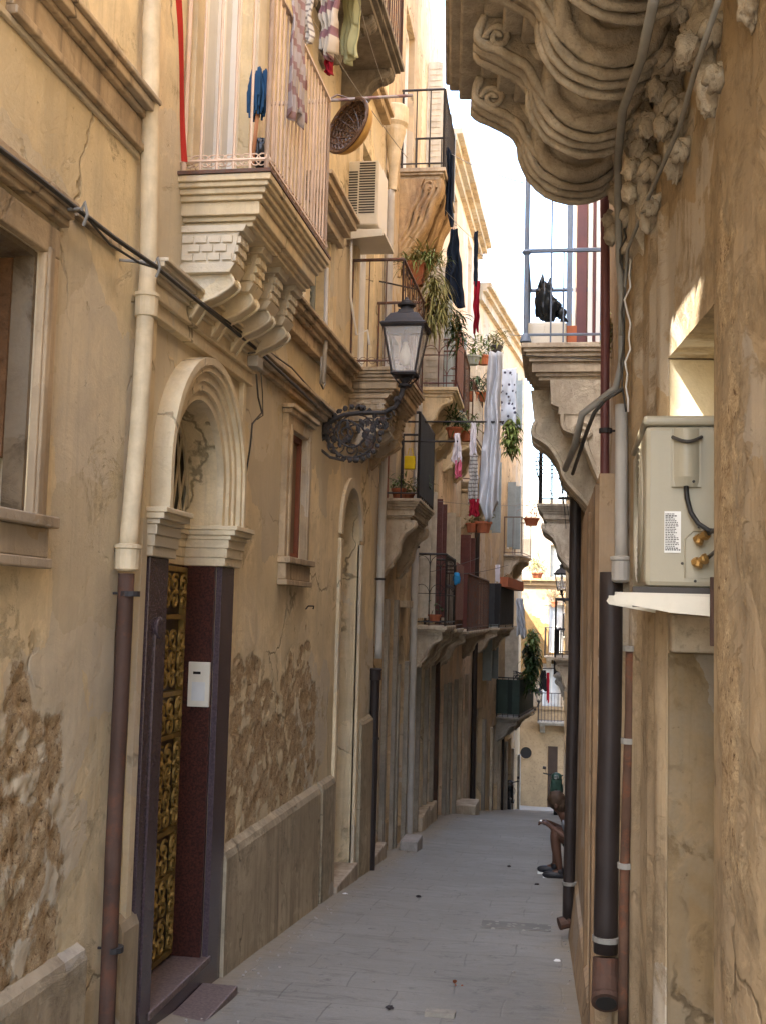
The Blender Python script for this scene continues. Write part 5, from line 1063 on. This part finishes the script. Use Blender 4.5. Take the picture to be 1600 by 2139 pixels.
for i, (x, y, Y, r, h, lb, lm, n_, ln, kw) in enumerate((
    (832, 1044, 13.1, .085, .13, 'terracotta pot with green plant at the left of the small stone balcony', 'leaf', 60, .14, {}),
    (852, 1046, 13.3, .075, .08, 'low pot of yellow green leaves beside it on the small stone balcony', 'leaf2', 70, .12, {}),
    (881, 1040, 13.7, .07, .12, 'potted green plant by the dark screen of the small stone balcony', 'leafdark', 70, .15, {}),
    (985, 762, 20.6, .16, .16, 'dark planter of green plants on the white panel rail', 'leaf', 90, .2, dict(potmat='greygreen')),
    (1008, 762, 21.2, .13, .17, 'terracotta pot on the white panel rail', 'leaf', 60, .18, {}),
    (1036, 742, 22.0, .12, .18, 'dark pot of yellow green plant at the end of the white panel rail', 'leaf2', 90, .28, dict(potmat='iron')),
    (985, 838, 20.7, .12, .16, 'plant pot low on the balcony behind the white panel', 'leafdark', 80, .3, {}),
    (1010, 838, 21.3, .12, .16, 'bushy terracotta pot low on the balcony by the hanging sheet', 'leafdark', 80, .3, {}),
    (984, 1112, 17.5, .09, .14, 'left one of two small terracotta pots below the washing', 'leaf2', 30, .08, {}),
    (1008, 1113, 17.5, .13, .17, 'right, larger one of two terracotta pots below the washing', 'leaf2', 30, .08, {}),
    (907, 1300, 15.9, .09, .11, 'terracotta pot on the balcony with the arch topped rail', 'leafdark', 20, .08, {}),
    (1157, 1268, 40.0, .12, .2, 'tiny terracotta pot on the sunlit end wall', 'leaf2', 20, .1, {}),
    (1109, 1098, 30.0, .2, .2, 'red flowering pot high at the edge of the last left house', 'red', 70, .18, {}),
    (1121, 1208, 40.5, .2, .2, 'yellow green plant hanging at the foot of the whitewashed wall', 'leaf2', 160, .5, {}),
    (948, 915, 16.6, .12, .15, 'pot plant left of the pink hanging cloth', 'leafdark', 90, .22, {}),
    (975, 922, 17.6, .12, .15, 'pot plant between the hanging cloths', 'leaf', 90, .22, {}),
    )):
    pot_plant(onY(x, y, Y), r, h, lb, lm, n_, ln, .03 if Y > 15 else .022, **kw)
gp_ = thing('planter_box', onY(1060, 1218, 27.2), 'long terracotta planter box on the dark screened balcony rail', 'planter')
a, b = onY(1042, 1205, 26.4), onY(1076, 1216, 28.4); MB().prism([a, a - Z_ * .22, a - Z_ * .22 + X_ * .2, a + X_ * .2], b - a).build('box', M['terra'], gp_); leaves(MB(), (a + b) / 2 + Z_ * .05, (.1, 1.0, .08), 90, .12, .02, .6, .6, 8).build('foliage', M['dryleaf'], gp_)
def bush(name, c, R, n, ln, w, mat, label, stem=None, cat='plant', droop=.5, up=.2, seed=1):
    r = thing(name, Vector(c) - Vector((0, 0, 0)), label, cat); leaves(MB(), c, R, n, ln, w, droop, up, seed).build('foliage', M[mat], r)
    mb = MB(); rr = random.Random(seed); c = Vector(c); R = Vector(R)
    for _ in range(9): mb.tube([c + Vector((0, 0, -R.z)), c + Vector((rr.uniform(-.3, .3) * R.x, rr.uniform(-.3, .3) * R.y, 0)), c + Vector((rr.uniform(-.9, .9) * R.x, rr.uniform(-.9, .9) * R.y, rr.uniform(.2, 1) * R.z))], .005, 4)
    mb.build('stem', M['dryleaf'], r)
bush('balcony_plant', onY(1268, 700, 6.6), (.035, .1, .14), 130, .04, .022, 'leaf2', 'small leafed light green plant beside the maroon pipe on the right')
bush('trailing_plant', onY(1068, 905, 20.8), (.16, .2, .45), 300, .16, .05, 'leaf', 'trailing green plant to the right of the long sheet', droop=.9, up=-.2)
bush('trailing_plant', onY(1108, 1385, 30.4), (.2, .5, .8), 460, .2, .06, 'leafdark', 'dark creeper hanging down the overgrown balcony around its lantern', droop=.9, up=-.2, seed=4)
bush('trailing_plant', onY(1112, 1335, 30.0), (.12, .4, .3), 160, .22, .07, 'leaf', 'upright bright green leaves on top of the overgrown balcony', seed=9)
bush('trailing_plant', onY(1118, 1372, 31.5), (.1, .3, .5), 160, .2, .05, 'leaf2', 'pale hanging shoots right of the lantern on the overgrown balcony', droop=.9, up=-.3, seed=10)
bush('cactus_plant', onY(953, 690, 15.6), (.10, .15, .33), 170, .2, .03, 'leafdark', 'tall blue green plant standing below the navy garment', seed=12)
# ------------------------------------------------------------------ washing
for (x0, y0, x1, y1, Y0, Y1, lb) in ((845, 881, 1052, 881, 13.1, 13.1, 'dark rod of the drying rack reaching out over the alley, upper'), (832, 922, 956, 922, 12.7, 12.7, 'dark rod of the drying rack, lower and shorter')): line('drying_rod', [onY(x0, y0, Y0), onY(x1, y1, Y1)], .011, M['iron'], lb, 'rod')
for q, lb in (((930, 440, 13, 1002, 510, 15), 'washing line that carries the navy garment'), ((940, 320, 14, 1092, 382, 8.3), 'line strung from the carved balcony to the tall corner post'), ((990, 520, 16, 1090, 575, 8.3), 'faint line across the bright sky'), ((865, 1200, 16, 1000, 1165, 18, ), 'thin rod sticking out above the reed mat'), ((950, 1200, 18, 1062, 1180, 20), 'second thin rod beside the reed mat'), ((915, 1047, 15.8, 1105, 1055, 19), 'line stretched below the washing'), ((1055, 692, 22, 1092, 700, 8.3), 'wire from the far balcony to the corner post')):
    line('laundry_line', sag(onY(*q[:3]), onY(*q[3:]), .03), .004, M['greycable'] if 'rod' not in lb else M['iron'], lb, 'washing line')
drape('laundry', onY(942, 478, 13.2), onY(956, 478, 13.2), .93, M['navy'], 'navy garment hanging pointed from the line, biggest dark one', fold=.05, taper=-2.6, seed=2, nf=2)
drape('laundry', onY(990, 484, 13.6), onY(998, 482, 13.6), .66, M['navy'], 'narrow dark upper part of the hanging red scarf', fold=.02, taper=-.1, seed=3, nf=1)
drape('laundry', onY(989, 588, 13.6), onY(1002, 586, 13.6), .62, M['crimson'], 'crimson scarf end hanging beside the navy garment', fold=.03, taper=.15, seed=7, nf=2)
drape('laundry', onY(934, 305, 13.8), onY(946, 325, 13.8), .9, M['navy'], 'dark strip of cloth on the line below the carved balcony corner', fold=.04, taper=-.4, seed=9, nf=2)
drape('laundry', onY(1020, 735, 13.1), onY(1046, 735, 13.1), 1.88, M['sheet'], 'long grey white sheet hanging over the alley', fold=.06, taper=-.7, seed=4, nf=2, skew=-.35)
drape('laundry', onY(1048, 772, 13.8), onY(1078, 768, 13.8), .66, M['flower'], 'white sheet with dark flowers', fold=.03, taper=-.1, seed=1, nf=1)
drape('laundry', onY(949, 905, 12.7), onY(960, 905, 12.7), .34, M['pinkwhite'], 'white garment on the lower rod', fold=.03, taper=-1.0, seed=5, nf=2)
drape('laundry', onY(950, 962, 12.72), onY(964, 960, 12.72), .2, M['pink'], 'pink garment end below the white one', fold=.02, taper=.1, seed=6, nf=2)
drape('laundry', onY(983, 883, 13.1), onY(993, 883, 13.1), .38, M['pinkwhite'], 'cream cloth pegged at the rod above the striped one', fold=.02, taper=-.5, seed=6, nf=2)
drape('laundry', onY(981, 950, 13.1), onY(997, 950, 13.1), .55, M['greystripe'], 'narrow grey striped towel left of the long sheet', fold=.03, taper=-.3, seed=8, nf=2)
drape('laundry', onY(980, 1042, 13.08), onY(1000, 1042, 13.08), .2, M['crimson'], 'dark red cloth below the striped towel', fold=.02, taper=0, seed=9, nf=2)
drape('laundry', onY(1034, 1180, 20), onY(1044, 1180, 20), .3, M['pinkwhite'], 'small white cloth above the planter box', fold=.02, seed=2)
drape('laundry', onY(1128, 1400, 36), onY(1140, 1400, 36), .62, M['blackcloth'], 'small black garment hanging before the end house', fold=.03, taper=-.3, seed=2, nf=1)
drape('laundry', onY(1141, 1405, 36), onY(1147, 1405, 36), .9, M['crimson'], 'thin dark red cloth hanging before the end house', fold=.02, seed=3, nf=1)
line('laundry_line', [onY(1122, 1397, 36), onY(1185, 1395, 36)], .02, M['iron'], 'rod carrying the small black garment', 'rod')
drape('laundry', onY(1078, 1250, 27), onY(1092, 1250, 27), .9, M['sheet'], 'pale sheet hanging above the overgrown balcony', fold=.06, taper=-.5, seed=3, nf=2, skew=.3)
yb = thing('shopping_bag', onY(855, 978, 12.72), 'yellow bag hanging on the rail of the small stone balcony', 'bag'); a, b = onY(845, 953, 12.70), onY(867, 981, 12.70); MB().wbox((a.x, 12.66, b.z), (b.x, 12.72, a.z)).build('body', M['yellow'], yb, bevel=.01); MB().tube([a + X_ * .03, a + X_ * .05 + Z_ * .09, a + X_ * .08 + Z_ * .09, a + X_ * .1], .004, 5).build('handle', M['yellow'], yb)
tag(MB().blob(onY(953, 1208, 17.4), (.06, .05, .09), .4, 8, 8).build('peg_bag', M['blue'], None, loc=onY(953, 1220, 17.4)), 'small blue bag hung on the reed screened balcony', 'bag')
# ------------------------------------------------------------------ on the right balcony
cb = thing('box', onY(1145, 740, 7.9), 'cream box standing on the balcony behind the corner post', 'box'); a, b = onY(1101, 672, 7.9), onY(1182, 741, 7.9)
MB().wbox((a.x, 7.9, b.z), (b.x, 8.25, a.z)).build('casing', M['acwhite'], cb, bevel=.02); MB().wbox((a.x + .03, 7.893, b.z + .03), (a.x + .12, 7.901, a.z - .03)).build('panel', M['acwhite'], cb, bevel=.004)
MB().wbox((b.x - .0, 7.95, b.z), (b.x + .07, 8.2, a.z - .02)).build('side_block', M['terra'], cb)
bg = thing('plastic_bag', onY(1150, 670, 7.95), 'black knotted plastic bag on top of the cream box', 'bag'); mb = MB()
mb.blob(onY(1136, 630, 7.95), (.068, .07, .13), .35, 9, 16, 2); mb.blob(onY(1146, 645, 7.98), (.08, .07, .09), .4, 10, 14, 3); mb.blob(onY(1172, 655, 7.98), (.035, .04, .045), .4, 10, 10, 5)
for x0, y0, x1, y1 in ((1130, 600, 1133, 572), (1146, 605, 1148, 580), (1172, 665, 1186, 672)): mb.tube([onY(x0, y0, 7.95), onY((x0 + x1) / 2, (y0 + y1) / 2, 7.95), onY(x1, y1, 7.95)], [.03, .018, .004], 7)
mb.build('film', M['bag'], bg, smooth=True)
# ------------------------------------------------------------------ street level
def onG(x, y):
    r = ray(x, y); lo, hi = .5, 60
    for _ in range(50):
        m_ = (lo + hi) / 2; p = CAMP + r * (m_ / r.y)
        if p.z > g(m_): lo = m_
        else: hi = m_
    return CAMP + r * (lo / r.y)
def block(x0, x1, y, top, dep, mat, label, name='stone_block', cat='stone block'):
    a, b = onG(x0, y), onG(x1, y); h = (y - top) / FPX * a.y; mb = MB().wbox((a.x, a.y, a.z - .1), (b.x, a.y + dep, a.z + h)); return tag(mb.build(name, mat, None, bevel=.015, loc=a), label, cat)
block(834, 874, 1781, 1758, .5, M['lava'], 'loose stone step block before the grey jambed door'); block(946, 978, 1697, 1682, .9, M['lava'], 'far stone block in front of the pink house')
p = onG(955, 2060); mb = leaves(MB(), p + Z_ * .012, (.03, .02, .004), 3, .06, .03, .1, 0, 2); tag(mb.build('fallen_leaf', M['terra'], None, loc=p), 'dry red brown leaves lying on the paving in front', 'leaf')
for (x0, x1, y, nm, lb, nx_, ny_) in ((1002, 1150, 1941, 'drain_grate', 'perforated drain grate let into the paving by the black brown pipe', 16, 5), (886, 950, 2123, 'inspection_cover', 'small pale inspection plate in the paving at the bottom', 9, 3)):
    a, b = onG(x0, y), onG(x1, y); dpt = .28 if x0 > 1000 else .1; r = thing(nm, a, lb, 'cover'); ev = Vector((0, dpt, g(a.y + dpt) - g(a.y))); ux = Vector((b.x - a.x, 0, 0)); up_ = Z_ * .022
    MB().prism([a + up_, a + ux + up_, a + ux + ev + up_, a + ev + up_], Z_ * -.03).build('plate', M['grate' if x0 > 1000 else 'greystone'], r)
rr = random.Random(21); mb = MB()
for _ in range(420):
    y = rr.uniform(3.5, 22); sd = rr.random(); x = (-1.93 + abs(rr.gauss(0, .10))) if sd < .62 else ((.06 - .002 * y - abs(rr.gauss(0, .08))) if sd < .8 else rr.uniform(-1.7, -.1)); q = gp(x, y); r_ = rr.uniform(.003, .011)
    mb.lathe([(r_ * .4, -.002), (r_, r_ * .3), (r_ * .7, r_ * .8), (0, r_)], q, (rr.uniform(-.3, .3), rr.uniform(-.3, .3), 1), 5)
tag(mb.build('grit', M['lava'], None), kind='stuff')
rr = random.Random(5)
for i, (x, y, lb) in enumerate(((1163, 2012, 'white paper scrap near the right wall'), (722, 1871, 'white scrap at the foot of the blind doorway'), (813, 2110, 'tiny dark pebble near the bottom edge'), (873, 1876, 'dark pebble left of the sun streak'), (1062, 1812, 'dark scrap in mid alley'), (1120, 1850, 'dark scrap on the bluish paving'))):
    q = onG(x, y); tag(MB().blob(q + Z_ * .015, (.022, .018, .01), .6, 14, 6, i).build('litter', M['white' if i < 2 else 'darkpipe'], None, loc=q), lb, 'litter')
# ------------------------------------------------------------------ parked scooters
def scooter(p, body, label, s=1.0):
    p = Vector(p); r = thing('motor_scooter', p, label, 'scooter', 'parked scooters'); V = lambda x, y, z: p + Vector((x, y, z)) * s
    for y in (-.6, .62):
        w = MB(); w.lathe([(.13, -.045), (.2, -.055), (.23, -.03), (.235, 0), (.23, .03), (.2, .055), (.13, .045)], V(0, y, .235), (1, 0, 0), 22); w = w.build('wheel', M['rubber'], r, smooth=True); MB().lathe([(0, -.05), (.12, -.04), (.13, 0), (.12, .04), (0, .05)], V(0, y, .235), (1, 0, 0), 16).build('rim', M['greypvc'], w)
    mb = MB(); mb.grid(lambda u, v: V((.2 * (1 - .75 * abs(2 * u - 1) ** 2) * (1 if v < .6 else 1)) * (2 * u - 1) * 1.4, -.42 - .10 * (1 - abs(2 * u - 1)) - .12 * v * 0, .3 + .62 * v), 10, 8); mb.build('leg_shield', body, r, smooth=True, solid=.02)
    mb = MB(); mb.blob(V(0, .35, .58), (.17 * s, .48 * s, .2 * s), .08, 4, 14); mb.build('rear_body', body, r, smooth=True); MB().blob(V(0, .28, .80), (.14 * s, .40 * s, .07 * s), .05, 3, 12).build('seat', M['rubber'], r, smooth=True)
    MB().blob(V(0, -.6, .47), (.08 * s, .22 * s, .05 * s), .02, 3, 10).build('mudguard', body, r, smooth=True)
    mb = MB(); mb.tube([V(0, -.62, .24), V(0, -.42, .98)], .03, 8); mb.tube([V(-.32, -.36, 1.03), V(-.12, -.42, 1.0), V(.12, -.42, 1.0), V(.32, -.36, 1.03)], .016, 6); mb.build('handlebar', M['iron'], r)
    MB().blob(V(0, -.44, .98), (.13 * s, .1 * s, .09 * s), .03, 3, 10).build('headset', body, r, smooth=True); MB().lathe([(0, 0), (.055, 0), (.06, .02), (0, .025)], V(0, -.56, .98), (0, -1, 0), 14).build('headlight', M['glass'], r)
    for sx in (-1, 1): MB().tube([V(sx * .24, -.4, 1.02), V(sx * .28, -.42, 1.14)], .006, 4).tube([V(sx * .25, -.42, 1.16), V(sx * .33, -.42, 1.17)], .035, 8).build('mirror', M['iron'], r)
    MB().box(WF, p.y - .35 * s, p.y + .2 * s, p.x - .15 * s, p.x + .15 * s, p.z + .27 * s, p.z + .32 * s).build('footboard', M['rubber'], r)
scooter((-1.60, 32.6, g(32.6)), M['bag'], 'black scooter parked at the far left corner', .8)
scooter((-.28, 28.6, g(28.6)), M['greenpaint'], 'green scooter parked on the right behind the seated person', 1.0)
# ------------------------------------------------------------------ seated person
def skin(name, V_, E_, R_, mat, parent, sub=1):
    me = bpy.data.meshes.new(name); bm = bmesh.new(); ly = bm.verts.layers.skin.verify(); base = wloc(parent)
    vs = [bm.verts.new(Vector(v) - base + base) for v in V_]
    for v, r in zip(vs, R_): v[ly].radius = (r, r) if not isinstance(r, tuple) else r
    vs[0][ly].use_root = True
    for a, b in E_: bm.edges.new((vs[a], vs[b]))
    bm.to_mesh(me); bm.free(); o = bpy.data.objects.new(name, me); C.objects.link(o); o.parent = parent; o.location = -base
    me.materials.append(mat); m_ = o.modifiers.new('skin', 'SKIN'); m_.use_smooth_shade = True; s_ = o.modifiers.new('sub', 'SUBSURF'); s_.levels = s_.render_levels = sub
    return o
yc = 12.35; gz = g(yc) + .02
pe = thing('person', (.12, yc, gz), 'person with short brown hair hunched on a doorstep on the right, bare legs, black shoes', 'person')
V_ = [(.17, yc, -.80), (.10, yc, -.66), (.02, yc, -.53), (-.045, yc, -.455), (-.10, yc, -.41), (-.135, yc, -.36), (-.125, yc, -.30), (-.215, yc, -.375)]
E_ = [(0, 1), (1, 2), (2, 3), (3, 4), (4, 5), (5, 6), (5, 7)]; R_ = [.12, .115, .12, .06, .05, .088, .07, .016]
for sy in (-1, 1):
    b_i = len(V_); V_ += [(.0, yc + sy * .16, -.53), (.03, yc + sy * .2, -.70), (-.13, yc + sy * .13, -.615), (-.20, yc + sy * .06, -.57), (-.235, yc + sy * .05, -.56)]
    R_ += [.055, .042, .034, .024, .03]; E_ += [(2, b_i), (b_i, b_i + 1), (b_i + 1, b_i + 2), (b_i + 2, b_i + 3), (b_i + 3, b_i + 4)]
    for j, L_ in enumerate((.055, .065, .06, .048)):
        f = len(V_); y = yc + sy * (.07 - .02 * j); V_ += [(-.255, y, -.555 - .004 * j), (-.255 - L_ * .55, y, -.56 - .004 * j), (-.255 - L_ * .8, y, -.56 - L_ * .45)]; R_ += [.0095, .0085, .0075]; E_ += [(b_i + 4, f), (f, f + 1), (f + 1, f + 2)]
    f = len(V_); V_ += [(-.225, yc + sy * .015, -.545), (-.255, yc + sy * .005, -.54)]; R_ += [.010, .008]; E_ += [(b_i + 4, f), (f, f + 1)]
    h = len(V_); V_ += [(.13, yc + sy * .10, -.80), (-.14, yc + sy * .12, -.625), (-.135, yc + sy * .12, -.68), (-.11, yc + sy * .12, -.85), (-.10 - .03 * sy, yc + sy * .12, gz + .08), (-.20 - .03 * sy, yc + sy * .13, gz + .04)]
    R_ += [.088, .06, .058, .055, .036, .035]; E_ += [(0, h), (h, h + 1), (h + 1, h + 2), (h + 2, h + 3), (h + 3, h + 4), (h + 4, h + 5)]
skin('body', V_, E_, R_, M['skin'], pe)
skin('shirt', [(.15, yc, -.76), (.10, yc, -.66), (.02, yc, -.53), (-.01, yc, -.49), (.0, yc - .16, -.54), (.025, yc - .19, -.66), (.0, yc + .16, -.54), (.025, yc + .19, -.66)], [(0, 1), (1, 2), (2, 3), (2, 4), (4, 5), (2, 6), (6, 7)], [.135, .13, .132, .085, .07, .055, .07, .055], M['shirt'], pe)
skin('shorts', [(.17, yc, -.81), (.12, yc - .10, -.80), (-.04, yc - .12, -.70), (.12, yc + .10, -.80), (-.04, yc + .12, -.70)], [(0, 1), (1, 2), (0, 3), (3, 4)], [.135, .10, .085, .10, .085], M['shorts'], pe)
mb = MB(); mb.blob((-.118, yc, -.325), (.098, .092, .098), .12, 10, 14, 3); mb.blob((-.07, yc, -.37), (.06, .085, .09), .15, 10, 12, 4); mb.build('hair', M['hair'], pe, smooth=True)
mb = MB()
for sy in (-1, 1): mb.blob((-.125, yc + sy * .088, -.375), (.018, .01, .026), .1, 5, 8)
mb.build('ear', M['skin'], pe, smooth=True)
for sy in (-1, 1):
    mb = MB(); x0 = -.10 - .03 * sy; mb.blob((x0 - .055, yc + sy * .125, gz + .035), (.13, .045, .045), .12, 5, 12); mb.blob((x0, yc + sy * .12, gz + .07), (.05, .042, .05), .1, 5, 10); sh = mb.build('shoe', M['shoe'], pe, smooth=True)
    MB().wbox((x0 - .18, yc + sy * .125 - .04, gz - .01), (x0 + .06, yc + sy * .125 + .04, gz + .008)).build('sole', M['white'], sh)
tag(MB().wbox((-.29, yc - .05, -.565), (-.27, yc + .04, -.545)).build('phone', M['lens'], None, loc=(-.28, yc, -.555)), 'small dark object held in the hands of the seated person', 'phone')
